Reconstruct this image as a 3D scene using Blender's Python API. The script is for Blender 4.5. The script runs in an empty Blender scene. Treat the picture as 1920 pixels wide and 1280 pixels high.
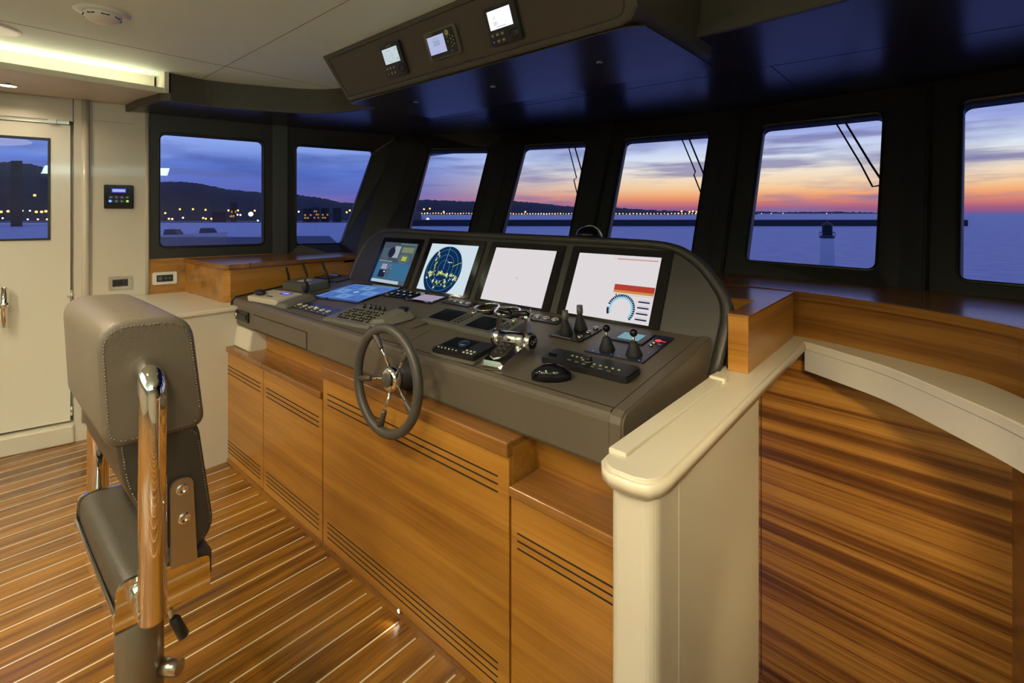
import bpy, bmesh, math, random
from mathutils import Vector, Matrix
random.seed(4)
PI = math.pi
S = bpy.context.scene
C = S.collection
R = math.radians

def lin(r, g, b):
    f = lambda c: (c/255/12.92) if c/255 <= .04045 else ((c/255+.055)/1.055)**2.4
    return (f(r), f(g), f(b), 1)

# ---------------------------------------------------------------- camera
cam_d = bpy.data.cameras.new('camera'); cam = bpy.data.objects.new('camera', cam_d); C.objects.link(cam)
cam.location = (0, 0, 1.5); cam.rotation_euler = (R(90), 0, R(41.3))
cam_d.sensor_width = 36; cam_d.lens = 922/1920*36; cam_d.shift_y = -(640-399)/1920
cam_d.clip_start = .02; cam_d.clip_end = 20000
S.camera = cam
S.view_settings.view_transform = 'Standard'; S.view_settings.look = 'None'
S.view_settings.exposure = 0; S.view_settings.gamma = 1; S.view_settings.use_curve_mapping = False

# ---------------------------------------------------------------- node helpers
def nd(nt, t, **kw):
    n = nt.nodes.new(t)
    for k, v in kw.items():
        if k.startswith('i_'):
            n.inputs[k[2:].replace('_', ' ')].default_value = v
        else: setattr(n, k, v)
    return n
def ramp(nt, fac, stops, interp='LINEAR'):
    n = nd(nt, 'ShaderNodeValToRGB'); n.color_ramp.interpolation = interp
    e = n.color_ramp.elements
    while len(e) < len(stops): e.new(.5)
    for i, (p, c) in enumerate(stops):
        e[i].position = p; e[i].color = c if len(c) == 4 else (*c, 1)
    nt.links.new(fac, n.inputs[0]); return n.outputs[0]
def math_(nt, op, a, b=None, clamp=False):
    n = nd(nt, 'ShaderNodeMath', operation=op, use_clamp=clamp)
    for i, v in enumerate((a, b)):
        if v is None: continue
        if isinstance(v, (int, float)): n.inputs[i].default_value = v
        else: nt.links.new(v, n.inputs[i])
    return n.outputs[0]
def mix(nt, fac, a, b):
    n = nd(nt, 'ShaderNodeMix', data_type='RGBA')
    for s, v in ((n.inputs[0], fac), (n.inputs[6], a), (n.inputs[7], b)):
        if isinstance(v, (int, float, tuple)): s.default_value = v
        else: nt.links.new(v, s)
    return n.outputs[2]

# ---------------------------------------------------------------- dusk sky (world)
W = bpy.data.worlds.new('dusk_sky'); S.world = W; W.use_nodes = True
nt = W.node_tree; nt.nodes.clear()
tc = nd(nt, 'ShaderNodeTexCoord'); sx = nd(nt, 'ShaderNodeSeparateXYZ'); nt.links.new(tc.outputs['Generated'], sx.inputs[0])
X_, Y_, Z_ = sx.outputs
el = math_(nt, 'MULTIPLY', Z_, 4.0, True)          # 0..1 over 0..0.25 of sine of elevation
sun_az = Vector((-.10, 1.0)).normalized()
dot = math_(nt, 'ADD', math_(nt, 'MULTIPLY', X_, sun_az.x), math_(nt, 'MULTIPLY', Y_, sun_az.y))
hl = math_(nt, 'SQRT', math_(nt, 'ADD', math_(nt, 'MULTIPLY', X_, X_), math_(nt, 'MULTIPLY', Y_, Y_)))
glow = math_(nt, 'DIVIDE', dot, hl)
glowf = nd(nt, 'ShaderNodeMapRange', i_From_Min=.62, i_From_Max=.98); glowf.interpolation_type = 'SMOOTHSTEP'
nt.links.new(glow, glowf.inputs[0])
warm = ramp(nt, el, [(0, lin(112, 80, 132)), (.035, lin(150, 84, 118)), (.07, lin(188, 108, 104)), (.125, lin(222, 150, 102)), (.19, lin(226, 188, 144)),
                     (.31, lin(222, 212, 196)), (.42, lin(198, 208, 224)), (.56, lin(150, 162, 212)), (.72, lin(108, 118, 190)), (.86, lin(92, 104, 180)), (1, lin(112, 130, 200))])
cool = ramp(nt, el, [(0, lin(92, 82, 142)), (.06, lin(128, 100, 154)), (.15, lin(84, 94, 168)), (.32, lin(84, 110, 190)),
                     (.50, lin(126, 150, 214)), (.64, lin(146, 168, 222)), (.8, lin(104, 126, 200)), (1, lin(100, 124, 200))])
base = mix(nt, glowf.outputs[0], cool, warm)
# clouds: stretched along the horizon
def cloud_noise(sc, zs, seed, det=5, rough=.55):
    mp = nd(nt, 'ShaderNodeMapping'); mp.inputs['Scale'].default_value = (sc, sc, zs); mp.inputs['Location'].default_value = (seed, seed*.7, seed*.3)
    nt.links.new(tc.outputs['Generated'], mp.inputs[0])
    n = nd(nt, 'ShaderNodeTexNoise', i_Scale=1.0, i_Detail=det, i_Roughness=rough); nt.links.new(mp.outputs[0], n.inputs[0]); return n.outputs[0]
c1 = ramp(nt, cloud_noise(2.3, 13, 3.3), [(.50, (0, 0, 0)), (.62, (1, 1, 1))])
c2 = ramp(nt, cloud_noise(2.8, 34, 8.1), [(.50, (0, 0, 0)), (.62, (1, 1, 1))])
cloud_c = mix(nt, glowf.outputs[0], lin(60, 78, 150), lin(104, 110, 160))
m1 = mix(nt, math_(nt, 'MULTIPLY', c1, .66), base, cloud_c)
m2 = mix(nt, math_(nt, 'MULTIPLY', c2, .72), m1, mix(nt, glowf.outputs[0], lin(84, 94, 156), lin(100, 98, 150)))
below = nd(nt, 'ShaderNodeMapRange', i_From_Min=-.02, i_From_Max=0.0); nt.links.new(Z_, below.inputs[0])
col = mix(nt, below.outputs[0], lin(60, 76, 130), m2)
bg = nd(nt, 'ShaderNodeBackground', i_Strength=1.3); nt.links.new(col, bg.inputs[0])
wo = nd(nt, 'ShaderNodeOutputWorld'); nt.links.new(bg.outputs[0], wo.inputs[0])

# ---------------------------------------------------------------- room lights
WARM = (1, .80, .53)
def area(name, loc, power, size, color=WARM, rot=(0, 0, 0), spread=180, shape='DISK', sy=None):
    l = bpy.data.lights.new(name, 'AREA'); l.energy = power; l.size = size; l.color = color; l.shape = shape; l.spread = R(spread)
    if sy: l.shape = 'RECTANGLE'; l.size_y = sy
    o = bpy.data.objects.new(name, l); C.objects.link(o); o.location = loc; o.rotation_euler = rot; return o
def spot(name, loc, to, power, angle, blend=.5, color=WARM, r=.03):
    l = bpy.data.lights.new(name, 'SPOT'); l.energy = power; l.spot_size = R(angle); l.spot_blend = blend; l.color = color; l.shadow_soft_size = r
    o = bpy.data.objects.new(name, l); C.objects.link(o); o.location = loc
    o.rotation_euler = (Vector(to)-Vector(loc)).to_track_quat('-Z', 'Y').to_euler(); return o
DOWN = [(-2.35, -.25), (-1.15, -.25), (-3.25, -.75), (-2.0, -1.2), (-.8, -1.2), (.3, -.5)]
for x, y in DOWN:
    area('ceiling_lamp_light', (x, y, 2.345), 15.5, .10, WARM, spread=150)
area('cabin_fill_light', (-1.4, -1.6, 2.3), 20, 1.6, (1, .85, .62))
area('aft_fill_uplight', (-1.0, -2.5, 2.05), 50, 4.0, (.76, 1, .88), rot=(R(180), 0, 0), sy=.10)  # added fill out of view, brightens and cools the ceiling
area('starboard_fill_uplight', (.85, -.7, 2.14), 15, 1.6, (.76, 1, .90), rot=(R(180), R(-38), R(0)), sy=.16).rotation_euler = Vector((-.75, -.1, .62)).to_track_quat('-Z', 'Y').to_euler()  # second added uplight, unseen, lifts the ceiling from starboard
area('soffit_lamp_light', (-4.085, .211, 2.228), 2.2, .07, (1, .80, .55), spread=150)
area('cove_light', (-3.70, -.72, 2.262), 4.2, 3.1, (1, .88, .58), rot=(R(180), 0, R(90)), sy=.03)
spot('stairwell_lamp_light', (.62, -.5, 2.33), (-.62, 2.50, .22), 480, 30, 1.0, (1, .76, .40), .22)
spot('stairwell_fill_light', (.05, 1.0, .55), (-.2, 2.4, -.2), 9, 110, 1.0, (1, .74, .36), .08)  # added soft fill for the stairwell wall, no fixture behind it
spot('side_lamp_light', (.30, .30, 2.33), (-.45, 1.2, .5), 8, 60, .8, (1, .82, .56), .03)

# ---------------------------------------------------------------- materials
def new_mat(name):
    m = bpy.data.materials.new(name); m.use_nodes = True
    return m, m.node_tree, m.node_tree.nodes['Principled BSDF']
def mat(name, col, rough=.5, metal=0, spec=.5, emit=None, es=1, coat=0, bump=None, var=0):
    m, t, p = new_mat(name)
    p.inputs['Base Color'].default_value = (*col[:3], 1); p.inputs['Roughness'].default_value = rough
    p.inputs['Metallic'].default_value = metal; p.inputs['Specular IOR Level'].default_value = spec
    p.inputs['Coat Weight'].default_value = coat; p.inputs['Coat Roughness'].default_value = .08
    if emit: p.inputs['Emission Color'].default_value = (*emit[:3], 1); p.inputs['Emission Strength'].default_value = es
    if var or bump:
        tcn = nd(t, 'ShaderNodeTexCoord')
        n = nd(t, 'ShaderNodeTexNoise', i_Scale=(bump[0] if bump else 8), i_Detail=4); t.links.new(tcn.outputs['Object'], n.inputs[0])
        if bump:
            b = nd(t, 'ShaderNodeBump', i_Strength=bump[1], i_Distance=.002); t.links.new(n.outputs[0], b.inputs['Height']); t.links.new(b.outputs[0], p.inputs['Normal'])
        if var:
            n2 = nd(t, 'ShaderNodeTexNoise', i_Scale=5, i_Detail=3); t.links.new(tcn.outputs['Object'], n2.inputs[0])
            lo = tuple(c*(1-var) for c in col[:3]); hi = tuple(min(1, c*(1+var)) for c in col[:3])
            t.links.new(ramp(t, n2.outputs[0], [(.3, lo), (.7, hi)]), p.inputs['Base Color'])
    return m
def wood(name, axis, stops, rough=.32, band=7, fine=60, contrast=.0, planks=None, coords='Object', coat=.25, rotz=0, along=0, zonly=False):
    m, t, p = new_mat(name)
    tcn = nd(t, 'ShaderNodeTexCoord')
    g = nd(t, 'ShaderNodeNewGeometry')
    src = g.outputs['Position']
    if rotz:
        mr = nd(t, 'ShaderNodeMapping'); mr.inputs['Rotation'].default_value = (0, 0, rotz); t.links.new(src, mr.inputs[0]); src = mr.outputs[0]
    def nz(s_across, s_along, det, ro=.6, off=0):
        if zonly: s_across, s_along = s_along, s_across
        mp = nd(t, 'ShaderNodeMapping')
        sc = [s_across]*3; sc[2 if zonly else axis] = s_along
        mp.inputs['Scale'].default_value = sc; t.links.new(src, mp.inputs[0])
        n = nd(t, 'ShaderNodeTexNoise', i_Scale=1, i_Detail=det, i_Roughness=ro); n.inputs['Distortion'].default_value = .0
        t.links.new(mp.outputs[0], n.inputs[0]); return n.outputs[0]
    a = nz(band, along or band*.05, 3); b = nz(fine, (along or fine*.02)*2, 3, .7); c = nz(fine*4, fine*.1, 2)
    f = math_(t, 'ADD', math_(t, 'MULTIPLY', a, .62), math_(t, 'ADD', math_(t, 'MULTIPLY', b, .27), math_(t, 'MULTIPLY', c, .11)))
    if planks:
        ax, off, pitch, shift = planks
        sp = nd(t, 'ShaderNodeSeparateXYZ'); t.links.new(g.outputs['Position'], sp.inputs[0])
        q = math_(t, 'DIVIDE', math_(t, 'SUBTRACT', sp.outputs[ax], off), pitch)
        idn = math_(t, 'FLOOR', q)
        wn = nd(t, 'ShaderNodeTexWhiteNoise', noise_dimensions='1D'); t.links.new(idn, wn.inputs['W'])
        f = math_(t, 'ADD', f, math_(t, 'MULTIPLY', math_(t, 'SUBTRACT', wn.outputs[0], .5), shift))
    colr = ramp(t, f, stops)
    if planks and planks[3] > .0:
        fr = math_(t, 'FRACT', math_(t, 'ADD', q, .03))
        line = math_(t, 'LESS_THAN', fr, .06)
        if name == 'teak_floor':
            inb = math_(t, 'LESS_THAN', sp.outputs[1], 1.079)
            line = math_(t, 'MULTIPLY', line, inb)
            colr = mix(t, line, colr, (.62, .55, .40, 1))
    t.links.new(colr, p.inputs['Base Color'])
    p.inputs['Roughness'].default_value = rough; p.inputs['Coat Weight'].default_value = coat; p.inputs['Coat Roughness'].default_value = .15
    bp = nd(t, 'ShaderNodeBump', i_Strength=.12, i_Distance=.001); t.links.new(b, bp.inputs['Height']); t.links.new(bp.outputs[0], p.inputs['Normal'])
    return m
def emis(name, col, s=1.0):
    m = bpy.data.materials.new(name); m.use_nodes = True; t = m.node_tree; t.nodes.clear()
    e = nd(t, 'ShaderNodeEmission', i_Strength=s); e.inputs[0].default_value = (*col[:3], 1)
    o = nd(t, 'ShaderNodeOutputMaterial'); t.links.new(e.outputs[0], o.inputs[0]); return m

TK = [(.34, (.19, .072, .009)), (.45, (.30, .125, .016)), (.54, (.39, .175, .025)), (.68, (.48, .235, .040))]
TF = [(.32, (.070, .024, .002)), (.44, (.16, .062, .005)), (.55, (.265, .112, .010)), (.70, (.36, .165, .019))]
TS = [(.38, (.10, .034, .004)), (.455, (.18, .066, .009)), (.515, (.37, .158, .024)), (.60, (.50, .245, .048))]
M = dict(
    white=mat('white_panel_paint', (.60, .565, .47), .38, coat=.2),
    door=mat('white_door_gelcoat', (.68, .67, .58), .22, coat=.5),
    ceil=mat('white_ceiling_vinyl', (.70, .86, .80), .55),
    seam=mat('panel_seam', (.22, .20, .16), .7),
    trimw=mat('cream_solid_surface', (.70, .65, .53), .3, coat=.3),
    dark=mat('charcoal_window_lining', (.021, .019, .016), .45, bump=(220, .2)),
    dceil=mat('glossy_dark_ceiling', (.020, .020, .022), .24, spec=.75),
    fascia=mat('olive_grey_leather_fascia', (.060, .052, .036), .5, bump=(260, .25)),
    leather=mat('warm_grey_dash_leather', (.104, .087, .067), .42, bump=(300, .35)),
    hood=mat('dark_grey_hood_leather', (.028, .026, .023), .42, bump=(300, .3)),
    seatl=mat('grey_seat_leather', (.135, .112, .083), .40, bump=(240, .5)),
    seatd=mat('dark_seat_leather', (.050, .044, .034), .38, bump=(240, .4)),
    stitch=mat('pale_stitching', (.21, .185, .15), .8),
    boxl=mat('brown_leather_panel', (.055, .043, .030), .5, bump=(260, .25)),
    black=mat('black_plastic', (.012, .012, .013), .35),
    rubber=mat('black_rubber', (.014, .014, .015), .6),
    gloss=mat('gloss_black', (.006, .006, .009), .10, spec=.35, coat=.1),
    throt=mat('bright_throttle_metal', (.80, .79, .76), .16, 1),
    rimg=mat('grey_wheel_rim', (.065, .060, .052), .42),
    navy=mat('navy_panel', (.012, .020, .055), .3),
    greyp=mat('grey_plastic', (.10, .10, .085), .4),
    khaki=mat('grey_green_plastic', (.13, .125, .105), .4),
    cream=mat('cream_plastic', (.52, .48, .38), .4),
    key=mat('yellow_green_key_legend', (.35, .38, .14), .5),
    keyw=mat('pale_key_legend', (.55, .55, .50), .5),
    chrome=mat('polished_chrome', (.86, .84, .80), .05, 1),
    satin=mat('brushed_steel', (.62, .58, .50), .28, 1),
    post=mat('grey_powder_coat', (.22, .19, .14), .3, .6),
    slot=mat('vent_shadow_black', (.012, .008, .004), .9),
    teak=wood('teak_veneer', 0, TK, band=9, fine=70, along=.5),
    teaky=wood('teak_veneer_fore_aft', 1, TK, band=9, fine=70),
    teakd=wood('teak_trim', 0, [(.3, (.13, .052, .012)), (.5, (.25, .105, .024)), (.7, (.38, .18, .045))], band=14, fine=90, rough=.25),
    teakl=wood('teak_lining', 0, [(.34, (.10, .036, .006)), (.46, (.17, .066, .011)), (.54, (.25, .105, .018)), (.66, (.34, .155, .03))], band=12, fine=80, along=.5, zonly=True),
    floor=wood('teak_floor', 1, TF, rough=.24, band=26, fine=110, planks=(0, -2.023, .1037, .10), coat=.4),
    stair=wood('striped_teak_stairwell', 0, TS, band=12, fine=90, rough=.35, rotz=R(5), along=.2),
    glassblk=mat('dark_lcd', (.010, .014, .018), .12),
    outframe=mat('outlet_frame', (.72, .72, .70), .3),
    bluegrey=mat('concrete_rubble', (.03, .035, .05), .9, var=.5),
    hill=mat('wooded_hillside', (.008, .011, .022), .95, var=.4),
    town=mat('town_wall', (.045, .035, .04), .9),
    quay=mat('quay_concrete', (.035, .045, .085), .8),
    beaconw=mat('white_beacon_paint', (.62, .62, .66), .5),
    red=emis('red_indicator', (1, .03, .03), 3), blueled=emis('blue_led', (.05, .1, 1), 6), greenled=emis('green_led', (.2, .9, .05), 3),
    lamp=emis('lamp_disc', (1, .88, .66), 9), lamps=emis('led_dot', (.85, .92, 1), 5), cove=emis('cove_strip', (1, .94, .68), 2.0),
    amber=emis('amber_street_lamp', (1, .50, .12), 2.6), whitel=emis('pale_street_lamp', (1, .85, .60), 2.2), litwin=emis('lit_facade', (.75, .33, .09), .62),
)
# screens
E = dict(
    white=emis('screen_white', lin(222, 216, 219), 1), cold=emis('screen_cold_white', lin(205, 222, 232), 1), pure=emis('screen_pure_white', (1, 1, 1), 1.15),
    nav=emis('radar_navy', lin(18, 42, 84), 1), ring=emis('radar_ring', lin(70, 190, 190), 1), echo=emis('radar_echo_yellow', lin(170, 180, 70), 1),
    echow=emis('radar_echo_white', lin(222, 222, 196), 1), red=emis('sonar_red', lin(178, 62, 48), 1), orange=emis('sonar_orange', lin(206, 140, 74), 1),
    ink=emis('display_ink', lin(26, 40, 70), 1), inkl=emis('display_pale_blue', lin(140, 205, 230), 1), mauve=emis('display_mauve', lin(160, 148, 172), 1),
    touch=emis('touch_blue', lin(84, 120, 184), 1), touch2=emis('touch_light_blue', lin(110, 150, 200), 1), touch3=emis('touch_deep_blue', lin(70, 104, 172), 1),
    c1=emis('cctv_slate', lin(74, 92, 104), 1), c2=emis('cctv_grey', lin(66, 78, 88), 1), c3=emis('cctv_sea', lin(58, 106, 142), 1), c4=emis('cctv_bar', lin(178, 194, 206), 1),
    c5=emis('cctv_dark', lin(34, 34, 60), 1), c6=emis('cctv_green', lin(120, 130, 100), 1), c7=emis('cctv_pale', lin(150, 165, 168), 1),
    blue=emis('lcd_blue', lin(70, 80, 235), 1), lilac=emis('lcd_lilac', lin(176, 184, 222), 1), ovl=emis('lcd_pale', lin(196, 210, 216), 1), grey=emis('lcd_grey_ink', lin(130, 140, 150), 1),
    red2=emis('sonar_pale_red', lin(200, 160, 150), 1), teal=emis('lcd_teal', lin(120, 160, 172), 1),
)
# glass pane
m = bpy.data.materials.new('window_glass'); m.use_nodes = True; t = m.node_tree; t.nodes.clear()
lw = nd(t, 'ShaderNodeLayerWeight', i_Blend=.5); pw = math_(t, 'POWER', lw.outputs['Facing'], 4)
fc = math_(t, 'ADD', math_(t, 'MULTIPLY', pw, .45), .035)
tr = nd(t, 'ShaderNodeBsdfTransparent'); gl = nd(t, 'ShaderNodeBsdfGlossy', i_Roughness=0.0); ms = nd(t, 'ShaderNodeMixShader')
t.links.new(fc, ms.inputs[0]); t.links.new(tr.outputs[0], ms.inputs[1]); t.links.new(gl.outputs[0], ms.inputs[2])
o_ = nd(t, 'ShaderNodeOutputMaterial'); t.links.new(ms.outputs[0], o_.inputs[0]); M['glass'] = m
# sea
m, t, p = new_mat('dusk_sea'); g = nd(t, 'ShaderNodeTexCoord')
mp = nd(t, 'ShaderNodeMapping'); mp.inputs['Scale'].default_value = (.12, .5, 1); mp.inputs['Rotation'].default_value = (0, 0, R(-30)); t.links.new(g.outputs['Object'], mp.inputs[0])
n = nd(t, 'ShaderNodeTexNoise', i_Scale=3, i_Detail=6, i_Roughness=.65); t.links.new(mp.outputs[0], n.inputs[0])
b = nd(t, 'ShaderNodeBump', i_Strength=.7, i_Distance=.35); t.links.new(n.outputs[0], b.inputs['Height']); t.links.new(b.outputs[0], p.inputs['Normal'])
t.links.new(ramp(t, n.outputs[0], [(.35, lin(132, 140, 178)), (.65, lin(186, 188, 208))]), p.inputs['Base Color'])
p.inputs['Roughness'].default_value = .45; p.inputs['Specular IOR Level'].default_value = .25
M['sea'] = m

# ---------------------------------------------------------------- mesh builder
class MB:
    def __init__(s, mtx=None): s.bm = bmesh.new(); s.mats = []; s.mtx = mtx or Matrix()
    def mi(s, m):
        m = m if not isinstance(m, str) else M[m]
        if m not in s.mats: s.mats.append(m)
        return s.mats.index(m)
    def _take(s, b2, m, mtx):
        i = s.mi(m)
        b2.transform(s.mtx @ (mtx or Matrix()))
        vm = {v: s.bm.verts.new(v.co) for v in b2.verts}
        for f in b2.faces:
            try: nf = s.bm.faces.new([vm[v] for v in f.verts]); nf.material_index = i; nf.smooth = f.smooth
            except ValueError: pass
        b2.free(); return s
    def box(s, x0, x1, y0, y1, z0, z1, m='white', bev=0, seg=2, mtx=None):
        b = bmesh.new(); bmesh.ops.create_cube(b, size=1)
        for v in b.verts: v.co = Vector(((x0+x1)/2+v.co.x*(x1-x0), (y0+y1)/2+v.co.y*(y1-y0), (z0+z1)/2+v.co.z*(z1-z0)))
        if bev: bmesh.ops.bevel(b, geom=list(b.edges), offset=min(bev, .49*min(abs(x1-x0), abs(y1-y0), abs(z1-z0))), segments=seg, affect='EDGES', profile=.5)
        return s._take(b, m, mtx)
    def hull8(s, pts, m, bev=0, seg=2, mtx=None):       # bottom 4 ccw then top 4 ccw
        b = bmesh.new(); v = [b.verts.new(p) for p in pts]
        for f in ((3, 2, 1, 0), (4, 5, 6, 7), (0, 1, 5, 4), (1, 2, 6, 5), (2, 3, 7, 6), (3, 0, 4, 7)): b.faces.new([v[i] for i in f])
        if bev: bmesh.ops.bevel(b, geom=list(b.edges), offset=bev, segments=seg, affect='EDGES')
        return s._take(b, m, mtx)
    def prism(s, poly, h0, h1, m, bev=0, seg=2, mtx=None, smooth=False, capbev=False):  # poly in local xy, extruded along local z
        b = bmesh.new(); n = len(poly)
        lo = [b.verts.new((p[0], p[1], h0)) for p in poly]; hi = [b.verts.new((p[0], p[1], h1)) for p in poly]
        f1 = b.faces.new(lo[::-1]); f2 = b.faces.new(hi)
        for i in range(n):
            f = b.faces.new((lo[i], lo[(i+1) % n], hi[(i+1) % n], hi[i])); f.smooth = smooth
        bmesh.ops.recalc_face_normals(b, faces=list(b.faces))
        if bev:
            es = list(set(list(f1.edges)+list(f2.edges))) if capbev else list(b.edges)
            bmesh.ops.bevel(b, geom=es, offset=bev, segments=seg, affect='EDGES')
            if smooth:
                b.normal_update()
                for f in b.faces: f.smooth = abs(f.normal.z) < .985
        return s._take(b, m, mtx)
    def rings(s, loops, m, cap=True, closed=True, mtx=None, smooth=True):
        b = bmesh.new(); V = [[b.verts.new(p) for p in l] for l in loops]; n = len(loops[0])
        for a, c in zip(V, V[1:]):
            for i in range(n if closed else n-1):
                f = b.faces.new((a[i], a[(i+1) % n], c[(i+1) % n], c[i])); f.smooth = smooth
        if cap: b.faces.new(V[0][::-1]); b.faces.new(V[-1])
        bmesh.ops.recalc_face_normals(b, faces=list(b.faces))
        return s._take(b, m, mtx)
    def cyl(s, p0, p1, r0, r1=None, m='black', n=20, mtx=None):
        return s.tube([p0, p1], [r0, r0 if r1 is None else r1], m, n, mtx=mtx)
    def tube(s, pts, r, m, n=14, closed=False, mtx=None):
        P = [Vector(p) for p in pts]; rs = r if isinstance(r, (list, tuple)) else [r]*len(P)
        loops = []; N = len(P); up = None
        for i, p in enumerate(P):
            if closed: d = (P[(i+1) % N]-P[i-1]).normalized()
            else: d = (P[min(i+1, N-1)]-P[max(i-1, 0)]).normalized()
            if up is None:
                up = Vector((0, 0, 1)) if abs(d.z) < .9 else Vector((1, 0, 0))
            a = d.cross(up).normalized(); up = a.cross(d).normalized(); bb = up
            loops.append([p+(a*math.cos(2*PI*k/n)+bb*math.sin(2*PI*k/n))*rs[i] for k in range(n)])
        if closed: loops.append(loops[0]); return s.rings(loops, m, cap=False, mtx=mtx)
        return s.rings(loops, m, mtx=mtx)
    def lathe(s, prof, m, n=28, mtx=None):               # prof [(r,z)] about local z
        loops = [[Vector((max(r, 1e-4)*math.cos(2*PI*k/n), max(r, 1e-4)*math.sin(2*PI*k/n), z)) for k in range(n)] for r, z in prof]
        return s.rings(loops, m, mtx=mtx)
    def ball(s, c, r, m, sc=(1, 1, 1), mtx=None, sub=3):
        b = bmesh.new(); bmesh.ops.create_icosphere(b, subdivisions=sub, radius=r)
        for v in b.verts: v.co = Vector((c[0]+v.co.x*sc[0], c[1]+v.co.y*sc[1], c[2]+v.co.z*sc[2]))
        for f in b.faces: f.smooth = True
        return s._take(b, m, mtx)
    def poly(s, pts, m, mtx=None):
        b = bmesh.new(); b.faces.new([b.verts.new(p) for p in pts]); return s._take(b, m, mtx)
    def rect(s, x0, x1, y0, y1, h, m): return s.poly([(x0, y0, h), (x1, y0, h), (x1, y1, h), (x0, y1, h)], m)
    def disc(s, x, y, r, h, m, n=24, a0=0, a1=2*PI): return s.poly([(x+r*math.cos(a0+(a1-a0)*k/n), y+r*math.sin(a0+(a1-a0)*k/n), h) for k in range(n)], m)
    def arc(s, x, y, r0, r1, h, m, a0=0, a1=2*PI, n=36, ymin=None, xmin=None, xmax=None):
        for k in range(n):
            a, c = a0+(a1-a0)*k/n, a0+(a1-a0)*(k+1)/n
            q = [(x+r0*math.cos(a), y+r0*math.sin(a), h), (x+r1*math.cos(a), y+r1*math.sin(a), h), (x+r1*math.cos(c), y+r1*math.sin(c), h), (x+r0*math.cos(c), y+r0*math.sin(c), h)]
            if ymin is not None and min(p[1] for p in q) < ymin: continue
            if xmin is not None and min(p[0] for p in q) < xmin: continue
            s.poly(q, m)
        return s
    def text(s, txt, x, y, h, size, m, align='CENTER', mtx=None):
        cu = bpy.data.curves.new('lettering', 'FONT'); cu.body = txt; cu.size = size; cu.align_x = align; cu.align_y = 'CENTER'; cu.extrude = .0002
        o = bpy.data.objects.new('lettering', cu); C.objects.link(o); bpy.context.view_layer.update()
        me = bpy.data.meshes.new_from_object(o.evaluated_get(bpy.context.evaluated_depsgraph_get()))
        b = bmesh.new(); b.from_mesh(me)
        bpy.data.objects.remove(o); bpy.data.curves.remove(cu); bpy.data.meshes.remove(me)
        return s._take(b, m, (mtx or Matrix()) @ Matrix.Translation((x, y, h)))
    def build(s, name, parent=None, smooth=None):
        me = bpy.data.meshes.new(name); s.bm.to_mesh(me); s.bm.free()
        for m in s.mats: me.materials.append(m)
        o = bpy.data.objects.new(name, me); C.objects.link(o)
        if parent: o.parent = parent
        return o
def tag(o, label=None, cat=None, group=None, kind=None):
    if label: o['label'] = label
    if cat: o['category'] = cat
    if group: o['group'] = group
    if kind: o['kind'] = kind
    return o
def struct(o): o['kind'] = 'structure'; return o
def thing(name, label, cat, loc=(0, 0, 0), rot=(0, 0, 0), group=None):
    o = bpy.data.objects.new(name, None); C.objects.link(o); o.empty_display_size = .05
    o.location = loc; o.rotation_euler = rot; return tag(o, label, cat, group)
def copy_tree(o, parent=None):
    c = o.copy(); C.objects.link(c); c.parent = parent
    for ch in list(o.children): copy_tree(ch, c)
    return c
def rrect(x0, x1, y0, y1, r, n=5):
    out = []
    for cx, cy, a in ((x1-r, y1-r, 0), (x0+r, y1-r, 90), (x0+r, y0+r, 180), (x1-r, y0+r, 270)):
        for k in range(n+1): t_ = R(a+90*k/n); out.append((cx+r*math.cos(t_), cy+r*math.sin(t_)))
    return out
def smooth_curve(pts, n=8):
    P = [Vector(p) for p in pts]; out = []
    for i in range(len(P)-1):
        p0, p1, p2, p3 = P[max(i-1, 0)], P[i], P[i+1], P[min(i+2, len(P)-1)]
        for k in range(n):
            t_ = k/n; out.append(.5*((2*p1)+(p2-p0)*t_+(2*p0-5*p1+4*p2-p3)*t_*t_+(3*p1-p0-3*p2+p3)*t_**3))
    return out+[P[-1]]

# ================================================================ ROOM SHELL
FWX, FWY, RTX, RTY = -.66, .7513, .7513, .66
def far(u, v, dist):      # a place outdoors: bearing and height as sighted from the helm, at a distance
    k = (u-960)/922
    return Vector(((FWX+RTX*k)*dist, (FWY+RTY*k)*dist, 1.5+(399-v)*dist/922))

struct(MB().box(-4.7, -.44, -3, 1.16, -.06, 0, 'floor').box(-.44, 1.5, -3, .95, -.06, 0, 'floor').build('floor'))
b = MB().box(-4.8, 1.6, -3, 2.6, 2.37, 2.45, 'ceil')
for p in ((-3.205, -.2, 1.75, 0), (-2.2, 1.07, 2.5, 1), (-1.1, -.2, 2.4, 0)):
    if p[3]: b.box(-3.6, 1, p[1]-.0015, p[1]+.0015, 2.369, 2.372, 'seam')
    else: b.box(p[0]-.0015, p[0]+.0015, -3, 1.75, 2.369, 2.372, 'seam', mtx=Matrix.Translation((0, 0, 0)))
struct(b.build('ceiling'))
struct(MB().box(-4.8, 1.6, -3.1, -3, -.06, 2.45, 'white').build('wall_aft'))
struct(MB().box(.92, 1.5, -1.8, .9, 2.02, 2.06, 'white').box(.92, .94, -1.8, .9, 2.06, 2.10, 'white').build('trim_13'))  # invented ledge, out of view, dressing the added starboard uplight
struct(MB().box(-3.2, 1.2, -3, -2.42, 1.98, 2.02, 'white').build('trim_14'))  # unseen ledge made up to go with the added aft uplight
struct(MB().box(1.5, 1.6, -3, 2.2, -1.8, 2.45, 'white').build('wall_starboard'))

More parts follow.
